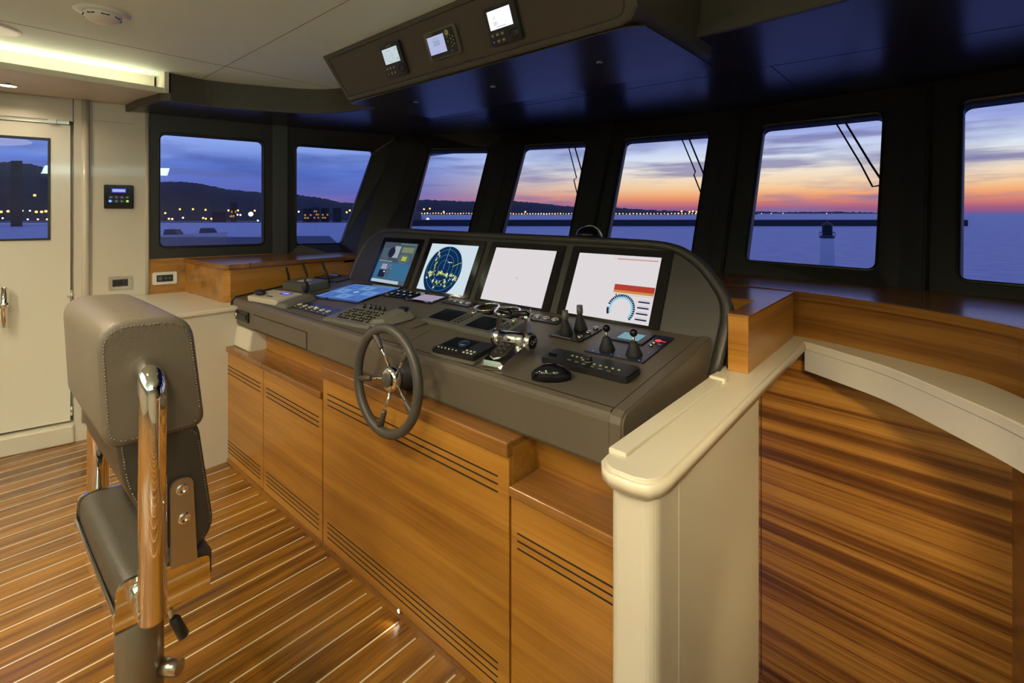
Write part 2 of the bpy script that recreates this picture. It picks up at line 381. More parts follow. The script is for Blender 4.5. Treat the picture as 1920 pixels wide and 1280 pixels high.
# port wall: runs along a line tapering towards the bow
WM = Matrix.Translation((-4.28, .54, 0)) @ Matrix.Rotation(R(-12.24), 4, 'Z')
def wp(s, z, x=0): return WM @ Vector((x, s, z))
b = MB(WM)
b.box(-.12, 0, -3.7, -.93, 0, 2.42, 'white').box(-.12, 0, -.93, -.02, 2.10, 2.42, 'white')
b.box(-.12, -.078, -.93, -.015, .10, .20, 'white').box(-.12, -.078, -.07, -.015, .1, 2.12, 'white').box(-.12, -.078, -.93, -.015, 2.03, 2.12, 'white').box(-.12, 0, -.93, -.02, 0, .12, 'white', .006).box(-.12, 0, -.015, .378, 0, 2.42, 'white')
b.box(-.05, .022, -.93, -.012, .0, .118, 'white', .01)
b.cyl((.004, .045, .12), (.004, .045, 2.3), .022, m='white', n=24)
b.cyl((.004, .372, .90), (.004, .372, 2.2), .012, m='white', n=20)
b.box(-.0005, .001, .074, .0765, .1, 2.24, 'seam').box(-.0005, .001, .08, .30, 2.115, 2.117, 'seam')
b.box(-.12, .001, .378, 2.05, .0, 1.175, 'teaky').box(-.12, .0, .37, 2.2, .0, .93, 'white')
struct(b.build('wall_port'))
# door in the port wall
b = MB(WM)
y0, y1, z0, z1, hy0, hy1, hz0, hz1 = -.905, -.035, .135, 2.075, -.80, -.131, 1.326, 1.982
for q in ((y0, hy0, z0, z1), (hy1, y1, z0, z1), (hy0, hy1, z0, hz0), (hy0, hy1, hz1, z1)): b.box(-.075, -.03, *q[:2], *q[2:], 'door')
door = struct(b.build('door_1'))
b = MB(WM)
for q in ((hy0, hy0+.012, hz0, hz1), (hy1-.012, hy1, hz0, hz1), (hy0, hy1, hz0, hz0+.012), (hy0, hy1, hz1-.012, hz1)): b.box(-.078, -.024, *q, 'black')
b.build('window_gasket', door)
MB(WM).box(-.055, -.050, hy0+.01, hy1-.01, hz0+.01, hz1-.01, 'glass').build('pane', door)
b = MB(WM); b.cyl((-.03, -.332, .935), (.035, -.332, .935), .017, m='chrome'); b.ball((.03, -.332, .935), .026, 'chrome', (.7, 1, 1))
tag(b.cyl((.03, -.332, .80), (.03, -.332, 1.045), .0165, m='chrome').build('handle', door), 'polished chrome lever handle')
b = MB(WM)
for z in (.96, .20): b.cyl((-.028, -.028, z-.03), (-.028, -.028, z+.03), .008, m='chrome')
b.box(-.03, .0, -.05, -.01, .955, .962, 'chrome')
b.build('hinge', door)
b = MB(WM); b.box(-.045, .0, -.14, -.10, 2.076, 2.102, 'satin').box(-.06, -.02, -.9, -.04, 2.078, 2.10, 'satin')
b.build('door_closer', door)

# ---- raked front window wall: facets with rounded openings
def ext(T, B, z): f = (T.z-z)/(T.z-B.z); return T+(B-T)*f
V = Vector
wins = [
    [wp(.444, 2.063), wp(1.106, 2.063), wp(1.106, 1.254), wp(.444, 1.258)],
    [wp(1.356, 2.054), wp(2.019, 2.056), wp(1.728, 1.236), wp(1.356, 1.244)]]
for TL, TR, BR, BL in (
    ((-3.401, 2.77, 2.06), (-2.985, 3.088, 2.06), (-2.853, 2.719, 1.359), (-3.245, 2.424, 1.367)),
    ((-2.621, 3.138, 2.06), (-2.131, 3.323, 2.06), (-2.041, 2.949, 1.338), (-2.539, 2.767, 1.349)),
    ((-1.82, 3.372, 2.06), (-1.224, 3.47, 2.06), (-1.188, 3.06, 1.276), (-1.758, 2.993, 1.33)),
    ((-.877, 3.443, 2.06), (-.257, 3.43, 2.06), (-.256, 2.992, 1.222), (-.859, 3.009, 1.23)),
    ((.067, 3.365, 2.06), (.62, 3.226, 2.06), (.602, 2.774, 1.21), (.049, 2.913, 1.21))):
    TL, TR, BR, BL = V(TL), V(TR), V(BR), V(BL)
    zb = 1.225 if BR.z > 1.25 else BR.z
    wins.append([TL, TR, ext(TR, BR, zb), ext(TL, BL, zb if BR.z > 1.25 else BL.z)])
top = [wp(.378, 2.26)]; bot = [wp(.378, 1.10)]
for a, c in zip(wins, wins[1:]):
    t_ = (a[1]+c[0])/2; bo = (a[2]+c[3])/2; d = (bo-t_)/(bo.z-t_.z)
    top.append(t_+d*(2.26-t_.z)); bot.append(bo+d*(1.08-bo.z))
d = (wins[-1][1]-wins[-1][0]).normalized()*.13
t_ = wins[-1][1]+d; bo = wins[-1][2]+d; dd = (bo-t_)/(bo.z-t_.z); top.append(t_+dd*.2*1); bot.append(bo+dd*(1.08-bo.z))
fb = MB()
def rloop(q, r, m=6, grow=0):
    TL, TR, BR, BL = q; w = (TR-TL).length; h = (BL-TL).length
    pts = []
    for k in range(4*m):
        c = k//m; a = (k % m)/(m-1)*PI/2
        cx, cy, a0 = ((r, r, PI), (w-r, r, 1.5*PI), (w-r, h-r, 0), (r, h-r, .5*PI))[c]
        x = cx+(r+grow)*math.cos(a0+a); y = cy+(r+grow)*math.sin(a0+a)
        u, v = x/w, y/h
        pts.append((TL*(1-u)+TR*u)*(1-v)+(BL*(1-u)+BR*u)*v)
    return pts
for i, q in enumerate(wins):
    O = [top[i], top[i+1], bot[i+1], bot[i]]
    nrm = ((q[1]-q[0]).cross(q[3]-q[0])).normalized()
    if nrm.dot(V((0, 0, 1.5))-q[0]) > 0: nrm = -nrm                 # outward
    L = rloop(q, .035); m = 6
    bm = bmesh.new(); iv = [bm.verts.new(p) for p in L]; ov = [bm.verts.new(p) for p in O]
    ivo = [bm.verts.new(p+nrm*.07) for p in L]; ovo = [bm.verts.new(p+nrm*.07) for p in O]
    for A, B_ in ((iv, ov), (ivo, ovo)):
        for c in range(4):
            for k in range(m-1): bm.faces.new((B_[c], A[c*m+k], A[c*m+k+1]))
            bm.faces.new((B_[c], A[c*m+m-1], A[(c*m+m) % (4*m)], B_[(c+1) % 4]))
    for k in range(4*m): bm.faces.new((iv[k], iv[(k+1) % (4*m)], ivo[(k+1) % (4*m)], ivo[k]))
    for k in range(4): bm.faces.new((ov[k], ov[(k+1) % 4], ovo[(k+1) % 4], ovo[k]))
    bmesh.ops.recalc_face_normals(bm, faces=list(bm.faces))
    fb._take(bm, 'dark', None)
    # window: rubber rim + pane
    a = [p-nrm*.006 for p in rloop(q, .035, grow=.012)]; b_ = [p-nrm*.006 for p in rloop(q, .035)]
    c_ = [p+nrm*.03 for p in rloop(q, .035, grow=-.004)]
    w_ = struct(MB().rings([[p+nrm*.001 for p in rloop(q, .035, grow=.014)], a, b_, c_], 'black', cap=False).build('window_%d' % (i+1)))
    g0 = [p+nrm*.026 for p in rloop(q, .035, grow=-.001)]; g1 = [p+nrm*.032 for p in rloop(q, .035, grow=-.001)]
    MB().rings([g0, g1], 'glass', smooth=False).build('pane', w_)
struct(fb.build('wall_front'))
for i in range(1, 7):                                              # posts between the windows
    t_, bo = top[i], bot[i]; inn = (V((-1.6, .8, 0))-V((t_.x, t_.y, 0))).normalized(); side = inn.cross(V((0, 0, 1)))
    wd = .055 if i != 2 else .10
    P8 = []
    for p in (bo, t_):
        for sx_, sy_ in ((-1, -.02), (1, -.02), (1, .028), (-1, .028)): P8.append(p+side*sx_*wd+inn*sy_)
    struct(MB().hull8(P8, 'dark', .008).build('trim_%d' % i))

tq, bq = top[-1], bot[-1]
struct(MB().hull8([(bq.x, bq.y, 1.0), (1.5, 2.1, 1.0), (1.6, 2.2, 1.0), (bq.x+.05, bq.y+.07, 1.0), (tq.x, tq.y, 2.26), (1.5, 2.1, 2.26), (1.6, 2.2, 2.26), (tq.x+.05, tq.y+.07, 2.26)], 'dark').build('wall_front_starboard'))
# dark front ceiling with its curved aft edge
aft = [V(p) for p in [(-4.45, .80, 0), (-3.985, .816, 0), (-3.64, .868, 0)]]+smooth_curve([(-3.62, .90, 0), (-3.62, 1.136, 0), (-3.497, 1.426, 0), (-3.308, 1.70, 0), (-3.07, 1.81, 0), (-2.6, 1.88, 0), (-1.6, 1.96, 0), (-.77, 1.967, 0), (-.237, 1.945, 0), (.3, 1.86, 0), (1.5, 1.5, 0)], 6)
poly = [(p.x, p.y) for p in aft]+[(1.5, 3.9), (-4.9, 3.9), (-4.9, .8)]
b = MB().prism(poly, 2.2, 2.24, 'dceil')
def groove(a, c, w=.0022, z=2.1995):
    a, c = V((*a, z)), V((*c, z)); n_ = (c-a).cross(V((0, 0, 1))).normalized()*w
    b.poly([a-n_, a+n_, c+n_, c-n_], 'slot')
for a, c in (((-3.6, 2.40), (-1.985, 2.467)), ((-1.985, 2.467), (-.62, 2.58)), ((-.62, 2.58), (.6, 2.66)), ((-.62, 2.58), (-.617, 3.3)), ((-1.669, 2.12), (-1.56, 2.74)), ((-.77, 2.1), (-.73, 2.55)), ((-2.6, 2.43), (-2.55, 3.0))): groove(a, c)
struct(b.build('ceiling_front'))
# fascia: leather band with a lip, following the curve
def band(pts, off0, off1, z0, z1, m, name):
    N = len(pts); o0, o1 = [], []
    for i, p in enumerate(pts):
        d = (pts[min(i+1, N-1)]-pts[max(i-1, 0)]).normalized(); n_ = V((d.y, -d.x, 0))
        o0.append(p+n_*off0); o1.append(p+n_*off1)
    loops = [[V((a.x, a.y, z0)), V((c.x, c.y, z0)), V((c.x, c.y, z1)), V((a.x, a.y, z1))] for a, c in zip(o0, o1)]
    return MB().rings(loops, m, smooth=False).build(name)
struct(band(aft, 0, .022, 2.196, 2.243, 'fascia', 'trim_7'))
struct(band(aft[3:], -.03, 0.0, 2.243, 2.372, 'fascia', 'trim_8'))

# cove soffit over the door
b = MB(); b.prism([(-3.62, -3), (-3.62, .862), (-4.0, .805), (-4.22, .80), (-4.22, .6), (-5.0, -3)], 2.24, 2.252, 'white')
b.box(-3.64, -3.62, -3, .862, 2.252, 2.272, 'white')
b.box(-3.80, -3.78, -3, .85, 2.252, 2.37, 'white')
b.box(-3.80, -3.605, .862, .885, 2.24, 2.37, 'white')
struct(b.build('trim_9'))
s_ = thing('cove_light_strip', 'glowing yellow-white light strip hidden in the ceiling cove above the door', 'light', (-3.72, -.7, 2.254))
MB().box(-.06, .05, -2.2, 1.50, 0, .008, 'white').build('channel', s_)
MB().box(-.052, .0, -2.18, 1.46, .0085, .016, 'cove').build('diffuser', s_)
# sill & wood lining in front
inner = smooth_curve([(-3.40, 2.15, 0), (-3.1, 2.35, 0), (-2.2, 2.48, 0), (-1.0, 2.52, 0), (-.57, 2.50, 0), (-.278, 2.424, 0), (.098, 2.223, 0), (.27, 1.98, 0), (.42, 1.5, 0), (.5, .9, 0)], 6)
poly = [(p.x, p.y) for p in inner]+[(1.5, .9), (1.5, 3.0), (.7, 2.95), (-.2, 3.05), (-.9, 3.08), (-1.8, 3.0), (-2.4, 2.9), (-3.1, 2.65), (-3.5, 2.40), (-3.9, 2.35), (-3.97, 2.0), (-3.40, 1.95)]
struct(MB().prism(poly, 1.125, 1.15, 'teakd').build('window_sill'))
struct(band(inner, -.015, .012, 1.118, 1.152, 'teakl', 'trim_10'))
struct(band(inner, -.03, 0, .92, 1.120, 'teakl', 'wall_lining'))

# ---- stairwell on the starboard side
b = MB()
A_, B_ = V((-1.2, 2.545, 0)), V((.180, 2.425, 0))
for z0, z1 in ((-1.8, .030), (.034, .905)): b.hull8([(A_.x, A_.y, z0), (B_.x, B_.y, z0), (B_.x, B_.y+.04, z0), (A_.x, A_.y+.04, z0), (A_.x, A_.y, z1), (B_.x, B_.y, z1), (B_.x, B_.y+.04, z1), (A_.x, A_.y+.04, z1)], 'stair')
struct(b.build('wall_stairwell_forward'))
b = MB(); b.hull8([(.176, 2.44, -1.8), (.36, .95, -1.8), (.40, .95, -1.8), (.21, 2.44, -1.8), (.176, 2.44, .905), (.36, .95, .905), (.40, .95, .905), (.21, 2.44, .905)], 'teaky')
struct(b.build('wall_stairwell_starboard'))
struct(MB().box(-1.2, .4, .9, 2.6, -1.86, -1.8, 'floor').build('floor_stairwell'))
struct(MB().box(-1.2, 1.5, .90, .95, -1.8, -.0, 'white').build('wall_stairwell_aft'))
# curved white coaming
fr = smooth_curve([(-.452, 2.413, 0), (-.32, 2.325, 0), (-.155, 2.205, 0), (.021, 2.003, 0), (.155, 1.824, 0), (.25, 1.6, 0), (.31, 1.3, 0), (.33, .95, 0)], 8)
bk = smooth_curve([(-.50, 2.50, 0), (-.17, 2.44, 0), (.04, 2.29, 0), (.19, 2.08, 0), (.34, 1.75, 0), (.42, 1.4, 0), (.48, .95, 0)], 8)
b = MB().prism([(p.x, p.y) for p in fr]+[(p.x, p.y) for p in reversed(bk)], .915, .95, 'trimw', .004, 1)
struct(b.build('trim_11'))
struct(band(fr, -.03, -.004, .825, .916, 'trimw', 'trim_12'))

hw = thing('half_wall', 'white half wall with a moulded cream cap beside the helm console and stairwell', 'half wall', (-.5, 1.3, 0))
def loc(o_, x, y, z): return Matrix.Translation((-x, -y, -z))
Lh = loc(hw, -.5, 1.3, 0)
end = rrect(-.557, -.447, .955, 1.735, .03, 6)
MB(Lh).prism(end, 0, .912, 'white', smooth=False).build('body', hw)
MB(Lh).box(-.4468, -.4455, 1.075, 1.0775, 0, .90, 'cream').box(-.4475, -.4455, 1.734, 1.7365, 0, .91, 'slot').build('joint', hw)
cap = [(-.585, 1.0), (-.58, .965), (-.565, .945), (-.54, .93), (-.485, .93), (-.455, .94), (-.438, .965), (-.432, 1.0), (-.445, 2.44), (-.49, 2.50), (-.60, 2.50), (-.60, 1.68), (-.588, 1.64)]
MB(Lh).prism(cap, .905, .95, 'trimw', .009, 4, capbev=True, smooth=True).build('cap', hw)
b = MB(Lh); b.box(-.583, -.537, 1.0, 1.66, .94, .959, 'trimw', .004, 3)
b.box(-.583, -.530, 1.64, 1.675, .94, .966, 'trimw', .008, 3); b.build('cap_ridge', hw)

# ================================================================ FITTINGS ON THE PORT SIDE
t_ = thing('side_counter', 'cream topped white counter between the port wall and the console', 'counter', (-3.6, .9, 0))
L = Matrix.Translation((3.6, -.9, 0))
cp = [(-3.235, .68), (-3.235, 2.1), (-3.93, 2.1), (-4.18, .93), (-4.238, .68)]
MB(L).prism([(p[0]-.012*(i < 2), p[1]) for i, p in enumerate(cp)], 0, .905, 'white').build('body', t_)
tag(MB(L).prism(cp, .905, .93, 'trimw', .004, 2, capbev=True).build('worktop', t_), 'cream worktop')
t_ = thing('side_cabinet', 'teak box cabinet standing on the cream counter under the port windows', 'cabinet', (-3.7, 1.5, .93))
L = Matrix.Translation((3.7, -1.5, -.93))
MB(L).prism([(-3.43, 1.135), (-3.40, 1.165), (-3.40, 2.16), (-3.93, 2.16), (-4.13, 1.115)], .93, 1.14, 'teaky').build('body', t_)
MB(L).prism([(-3.415, 1.125), (-3.39, 1.15), (-3.39, 2.18), (-3.93, 2.18), (-4.135, 1.105)], 1.142, 1.172, 'teakd', .004, 2, capbev=True).build('top', t_)
MB(L).box(-3.41, -3.3885, 1.28, 1.283, 1.142, 1.174, 'slot').build('joint', t_)

def plate(name, label, cat, s, z, w, h, inner_m, fm='outframe'):
    o = thing(name, label, cat, wp(s, z, .001), (R(90), 0, R(90-12.24)))
    MB().prism(rrect(-w/2, w/2, -h/2, h/2, .012), 0, .009, fm, .002, 2, capbev=True).build('frame', o)
    MB().prism(rrect(-w*.33, w*.33, -h*.27, h*.27, .004), .009, .012, inner_m).build('insert', o)
    return o
o = plate('light_switch', 'white framed dark switch plate low on the white pillar', 'switch', .2235, 1.023, .128, .092, 'greyp', 'satin')
for k in range(3): MB().box(-.038+k*.026, -.014+k*.026, -.020, .020, .012, .015, 'black', .002).build('rocker', o)
o = plate('power_outlet', 'white framed outlet plate on the teak panel below the window', 'outlet', .4725, 1.035, .145, .088, 'black')
b = MB()
for k in (-1, 1): b.disc(k*.012+.018, 0, .008, .0124, 'greyp')
b.box(-.04, -.015, -.014, .014, .012, .0135, 'greyp').build('socket', o)
o = thing('alarm_panel', 'small black control panel with lit blue display on the white pillar', 'control panel', wp(.2165, 1.61, .001), (R(90), 0, R(90-12.24)))
MB().prism(rrect(-.079, .079, -.080, .080, .008), 0, .012, 'gloss', .002, 2, capbev=True).build('faceplate', o)
b = MB(); b.rect(-.038, .038, .028, .056, .0125, E['blue']); b.rect(-.034, .034, .033, .051, .0128, E['lilac']); b.build('display', o)
for k in range(4):
    for j in range(2): MB().prism(rrect(-.054+k*.029, -.030+k*.029, -.040+j*.026, -.020+j*.026, .004), .012, .0135, 'navy').rect(-.045+k*.029, -.039+k*.029, -.033+j*.026, -.027+j*.026, .0138, 'keyw').build('button', o)
MB().disc(-.046, -.030, .008, .015, 'blueled').build('indicator', o)
MB().disc(.046, -.030, .006, .015, 'greenled').build('indicator', o)

# ceiling fittings
o = thing('smoke_detector', 'white round smoke detector on the pale ceiling', 'smoke detector', (-2.745, .43, 2.37), (PI, 0, 0))
MB().lathe([(.0, 0), (.098, 0), (.098, .004), (.07, .009), (.0, .009)], 'outframe', 40).build('base', o)
MB().lathe([(.068, .008), (.068, .020), (.056, .034), (.030, .046), (0, .048)], 'outframe', 40).build('housing', o)
b = MB()
for k in range(8):
    a = k*PI/4; b.box(-.014, .014, .0595, .0655, .019, .026, 'slot', mtx=Matrix.Rotation(a, 4, 'Z'))
b.build('vent_slot', o)
o = thing('ceiling_speaker', 'round flush ceiling speaker with grey grille near the cove', 'speaker', (-3.37, .10, 2.37), (PI, 0, 0))
MB().lathe([(.085, 0), (.125, 0), (.125, .004), (.11, .008), (.085, .006)], 'outframe', 40).build('ring', o)
MB().lathe([(0, .0), (.086, .0), (.084, .004), (0, .004)], 'greyp', 40).build('grille', o)
def downlight(x, y, z, label, r=.045, group=None):
    o = thing('downlight', label, 'light', (x, y, z), (PI, 0, 0), group)
    MB().lathe([(r*.72, 0), (r, 0), (r, .003), (r*.85, .006), (r*.72, .002)], 'satin', 32).build('trim_ring', o)
    MB().lathe([(0, 0), (r*.72, 0), (r*.72, .002), (0, .002)], 'lamp', 24).build('lens', o); return o
o = downlight(-4.085, .211, 2.24, 'bright round downlight in the white soffit above the door', .055)
MB().box(.058, .075, -.01, .01, 0, .006, 'post').build('clip', o)
for x, y in DOWN: downlight(x, y, 2.37, 'warm round downlight recessed in the pale cabin ceiling', .05, 'cabin ceiling downlights')

# ================================================================ HELM CONSOLE
PX = Matrix(((0, 0, 1, 0), (1, 0, 0, 0), (0, 1, 0, 0), (0, 0, 0, 1)))   # local x->Y, y->Z, z->X
hc = thing('helm_console', 'grey leather helm console with tall rounded screen hood', 'helm console', (-1.9, 1.5, .8))
LC = Matrix.Translation((1.9, -1.5, -.8))
def dz(y): return .97+.12*(y-1.15)
prof = [(1.165, .812), (1.155, .818), (1.148, .83), (1.148, .945), (1.151, .958), (1.160, .967), (1.175, .973), (1.86, dz(1.86)), (1.86, .80), (1.3, .80)]
b = MB(LC)
loops = []
for x, sh in ((-3.31, 1), (-3.20, 1), (-.668, 0)):
    loops.append([V((x-(.14*max(0, (p[0]-1.15)/.7) if x == -3.31 else 0), p[0], p[1])) for p in prof])
b.rings(loops, 'leather', smooth=False)
b.build('dashboard', hc)
b = MB(LC)      # right-hand end cheek
cheek = [(1.143, .79), (1.143, .948), (1.150, .966), (1.168, .978), (1.86, dz(1.86)+.006), (1.86, .70), (1.25, .70)]
b.prism(cheek, -.668, -.625, 'leather', .006, 3, mtx=PX, capbev=True).build('end_cheek', hc)
b = MB(LC); b.prism([(1.131, .80), (1.14, .955), (1.17, .982), (1.5, 1.02), (1.5, .7), (1.2, .7)], -3.325, -3.311, 'rubber', mtx=PX)
b.build('end_trim', hc)
b = MB(LC)      # stitched seams
b.box(-3.3, -.67, 1.178, 1.181, dz(1.18)-.003, dz(1.18)+.0012, 'slot')
b.prism([(1.16, .968), (1.86, dz(1.86)-.002), (1.86, dz(1.86)+.0015), (1.16, .9722)], -.6695, -.6675, 'slot', mtx=PX)
for a, c in (((-1.90, 1.19), (-1.90, 1.30)), ((-1.62, 1.19), (-1.66, 1.36))):
    b.hull8([(a[0]-.001, a[1], dz(a[1])-.003), (a[0]+.001, a[1], dz(a[1])-.003), (c[0]+.001, c[1], dz(c[1])-.003), (c[0]-.001, c[1], dz(c[1])-.003), (a[0]-.001, a[1], dz(a[1])+.0008), (a[0]+.001, a[1], dz(a[1])+.0008), (c[0]+.001, c[1], dz(c[1])+.0008), (c[0]-.001, c[1], dz(c[1])+.0008)], 'slot')
b.build('seam', hc)
b = MB(LC); b.prism([(1.13, .70), (1.17, .66), (1.35, .62), (1.35, .80), (1.15, .812)], -3.28, -3.02, 'white', .006, 2, mtx=PX, capbev=True)
tag(b.build('support_bracket', hc), 'white support bracket')
dr = MB(LC).box(-2.985, -2.350, 1.1445, 1.15, .832, .912, 'leather', .002).build('drawer', hc)
b = MB(LC)
for q in ((-2.990, -2.345, .828, .831), (-2.990, -2.345, .913, .916), (-2.990, -2.986, .828, .916), (-2.349, -2.345, .828, .916)): b.box(q[0], q[1], 1.1465, 1.1478, q[2], q[3], 'slot')
b.build('drawer_gap', dr)
b = MB(LC); b.box(-3.245, -3.055, 1.138, 1.149, .855, .915, 'gloss', .003); b.box(-3.225, -3.075, 1.133, 1.139, .870, .900, 'black', .003); b.cyl((-3.22, 1.139, .885), (-3.22, 1.128, .885), .012, m='satin')
tag(b.build('stereo_socket', hc), 'black media socket with small round knob')

# hood
def SP(x, s, n=0): return V((x, 1.80+.47*s/1.105-.905*n, 1.056+s/1.105+.425*n))
outl = [(-3.085, -.13), (-3.099, .033), (-3.102, .124), (-3.083, .225), (-3.045, .285), (-2.995, .325), (-2.945, .358), (-2.888, .377), (-2.769, .386), (-2.6, .384), (-2.448, .380), (-2.2, .378), (-1.9, .376), (-1.571, .374), (-1.3, .373), (-1.1, .3715), (-1.0, .370), (-.95, .3685), (-.90, .3655), (-.855, .360), (-.81, .349), (-.775, .335), (-.711, .296), (-.657, .246), (-.605, .183), (-.582, .14), (-.571, .09), (-.570, .03), (-.585, -.13)]
outl = [(p.x, p.y) for p in smooth_curve([(a[0], a[1], 0) for a in outl], 3)]
def inset(o, d):
    r = []; n = len(o)
    for i in range(n):
        a = V(o[max(i-1, 0)]); c = V(o[min(i+1, n-1)]); t_ = (c-a).normalized(); nn = V((t_.y, -t_.x))
        r.append((o[i][0]+nn.x*d, o[i][1]+nn.y*d))
    return r
i1, i2, i3 = inset(outl, .012), inset(outl, .032), inset(outl, .036)
b = MB(LC)
back = [SP(-1.84+(x+1.84)*.985, s-.05*(s > 0))+V((0, .13, 0)) for x, s in outl]
b.rings([back, [SP(x, s, -.012) for x, s in outl], [SP(x, s, -.004) for x, s in inset(outl, .003)], [SP(x, s, .0) for x, s in i1], [SP(x, s, 0) for x, s in i2], [SP(x, s, -.012) for x, s in i3]], 'hood', smooth=False)
for f in b.bm.faces: f.smooth = len(f.verts) == 4 and f.calc_area() < .02
tag(b.build('hood_shell', hc), 'dark padded hood rim')
MB(LC).rings([[SP(x, s, -.020) for x, s in inset(outl, .037)], [SP(x, s, -.004) for x, s in inset(outl, .0375)], [SP(x, s, -.001) for x, s in inset(outl, .041)]], 'hood', smooth=False).build('screen_panel', hc)

def SR(name, label, cat, x, s, group=None): p = SP(x, s, -.001); return thing(name, label, cat, p, (R(64.8), 0, 0), group)
def monitor(x0, x1, label, mx=.045, h=.285):
    w = x1-x0; o = SR('monitor', label, 'monitor', (x0+x1)/2, 0)
    MB().prism(rrect(-w/2-mx, w/2+mx, -.012, h+.032, .008), 0, .006, 'gloss', .001, 1, capbev=True).build('bezel', o)
    return o, w, h
# 1 camera monitor
o, w, h = monitor(-2.801, -2.452, 'leftmost upright monitor showing blue-grey camera tiles', .04, .275)
b = MB(); x0 = -w/2; k = .0065
b.rect(x0, -x0, 0, h, k, E['c1']); b.rect(x0, -x0, h-.02, h, k+.0003, E['c2'])
b.rect(x0, x0+.20, .14, h-.022, k+.0003, E['c2']); b.rect(x0+.01, x0+.09, .15, .235, k+.0006, E['c1']); b.rect(x0+.13, x0+.19, .17, .25, k+.0006, E['c7'])
b.arc(x0+.11, .205, 0, .035, k+.0008, E['c5']); b.rect(x0+.01, x0+.15, .142, .147, k+.001, E['c7'])
b.rect(x0+.21, -x0-.02, .21, .245, k+.0006, E['c6']); b.rect(x0+.235, x0+.285, .155, .185, k+.0006, E['echo'])
for i in range(14): a = i*.45; b.rect(x0+.258+.045*math.cos(a)-.003, x0+.258+.045*math.cos(a)+.003, .168+.028*math.sin(a)-.002, .168+.028*math.sin(a)+.002, k+.0009, E['c7'])
b.rect(x0, -x0, .028, .135, k+.0003, E['c3']); b.rect(x0+.05, x0+.12, .035, .085, k+.0006, E['c5']); b.rect(x0+.06, x0+.115, .09, .125, k+.0006, E['mauve'])
b.rect(x0+.10, x0+.112, .070, .078, k+.0009, E['pure']); b.rect(x0+.13, x0+.16, .04, .115, k+.0006, E['c1'])
for i in range(10): b.rect(x0+.05+i*.012, x0+.057+i*.012, .095+.01*(i % 3), .103+.01*(i % 3), k+.0009, E['c7'])
b.rect(x0, x0+.29, .002, .022, k+.0004, E['c4'])
for i in range(9): b.rect(x0+.18+i*.018, x0+.188+i*.018, h-.013, h-.006, k+.0006, E['c7'])
b.build('display', o)
# 2 radar
o, w, h = monitor(-2.323, -1.926, 'second monitor from the left showing a round navy radar picture')
b = MB(); x0 = -w/2; k = .0065
b.rect(x0, -x0, 0, h, k, E['cold'])
cx, cy, rr = x0+.172, .122, .150
pts = [(cx+rr*math.cos(a*PI/48), cy+rr*math.sin(a*PI/48)) for a in range(96)]
b.poly([(max(x0, x), max(0, y), k+.0003) for x, y in pts], E['nav'])
for q in (.045, .078, .110, .138): b.arc(cx, cy+.02, q, q+.0013, k+.0006, E['ring'], ymin=.001, xmin=x0)
b.rect(cx-.001, cx+.001, cy+.01, cy+rr, k+.0006, E['inkl'])
rnd = random.Random(5)
def blob(x, y, r, m_, kk):
    n = 9; b.poly([(min(-x0, max(x0, x+r*rnd.uniform(.4, 1.2)*math.cos(2*PI*i/n))), max(.002, y+r*rnd.uniform(.4, 1.2)*math.sin(2*PI*i/n)), kk) for i in range(n)], m_)
for i in range(60):
    x = cx+rnd.uniform(-.12, .135); y = cy-.012-.15*abs(x-cx)+rnd.gauss(0, .009) if i < 50 else rnd.uniform(.03, .08)
    blob(x, y, rnd.uniform(.004, .0105), E['echow'] if i % 2 else E['echo'], k+.0009+i*.00001)
for i in range(16): blob(cx-.075+rnd.gauss(0, .008), .11+i*.0085, rnd.uniform(.004, .010), E['echo'] if i < 9 else E['echow'], k+.0014+i*.00001)
for (x, y) in ((-.02, .055), (.05, .06), (-.03, .02), (.06, .035)): blob(cx+x, y, .011, E['echo'], k+.0016); blob(cx+x+.003, y+.002, .006, E['echow'], k+.0018)
b.rect(cx+.02, cx+.06, cy+.052, cy+.056, k+.0012, E['echow'])
b.poly([(cx+.07, cy+.03, k+.0012), (cx+.145, cy+.062, k+.0012), (cx+.145, cy+.066, k+.0012), (cx+.07, cy+.034, k+.0012)], E['echo'])
b.build('display', o)
# 3 blank
o, w, h = monitor(-1.794, -1.397, 'third monitor from the left with an empty white screen')
b = MB(); x0 = -w/2; b.rect(x0, -x0, 0, h, .0065, E['white']); b.rect(.0, .0035, .125, .135, .0068, E['grey']); b.build('display', o)
# 4 engine data
o, w, h = monitor(-1.266, -.868, 'rightmost monitor with red sonar bars and a round gauge')
b = MB(); x0 = -w/2; k = .0065
b.rect(x0, -x0, 0, h, k, E['white']); b.rect(x0+.20, -x0-.01, h-.020, h-.014, k+.0003, E['red2']); b.text('r', x0+.188, h-.016, k+.0003, .010, E['grey'])
b.rect(x0+.215, -x0-.002, .130, .155, k+.0003, E['red']); b.rect(x0+.215, -x0-.002, .119, .130, k+.0003, E['orange'])
b.text('4.1m', x0+.245, .108, k+.0003, .020, E['ink']); b.rect(x0+.275, -x0-.002, .112, .1135, k+.0003, E['red2'])
gx, gy = x0+.265, .050
b.arc(gx, gy, .046, .054, k+.0003, E['inkl'], R(-38), R(205), 40)
for i in range(24):
    a = R(-40+i*8.6); 
    b.arc(gx, gy, .054, .064, k+.0003, E['ink'], a, a+R(6.6), 2)
b.arc(gx, gy, .054, .064, k+.0003, E['ink'], R(178), R(206), 4)
for i in range(4): b.rect(-x0-.062, -x0-.012, .015+i*.024, .021+i*.024, k+.0003, E['ink']); b.rect(-x0-.058, -x0-.014, .0245+i*.024, .0258+i*.024, k+.0003, E['grey'])
b.build('display', o)

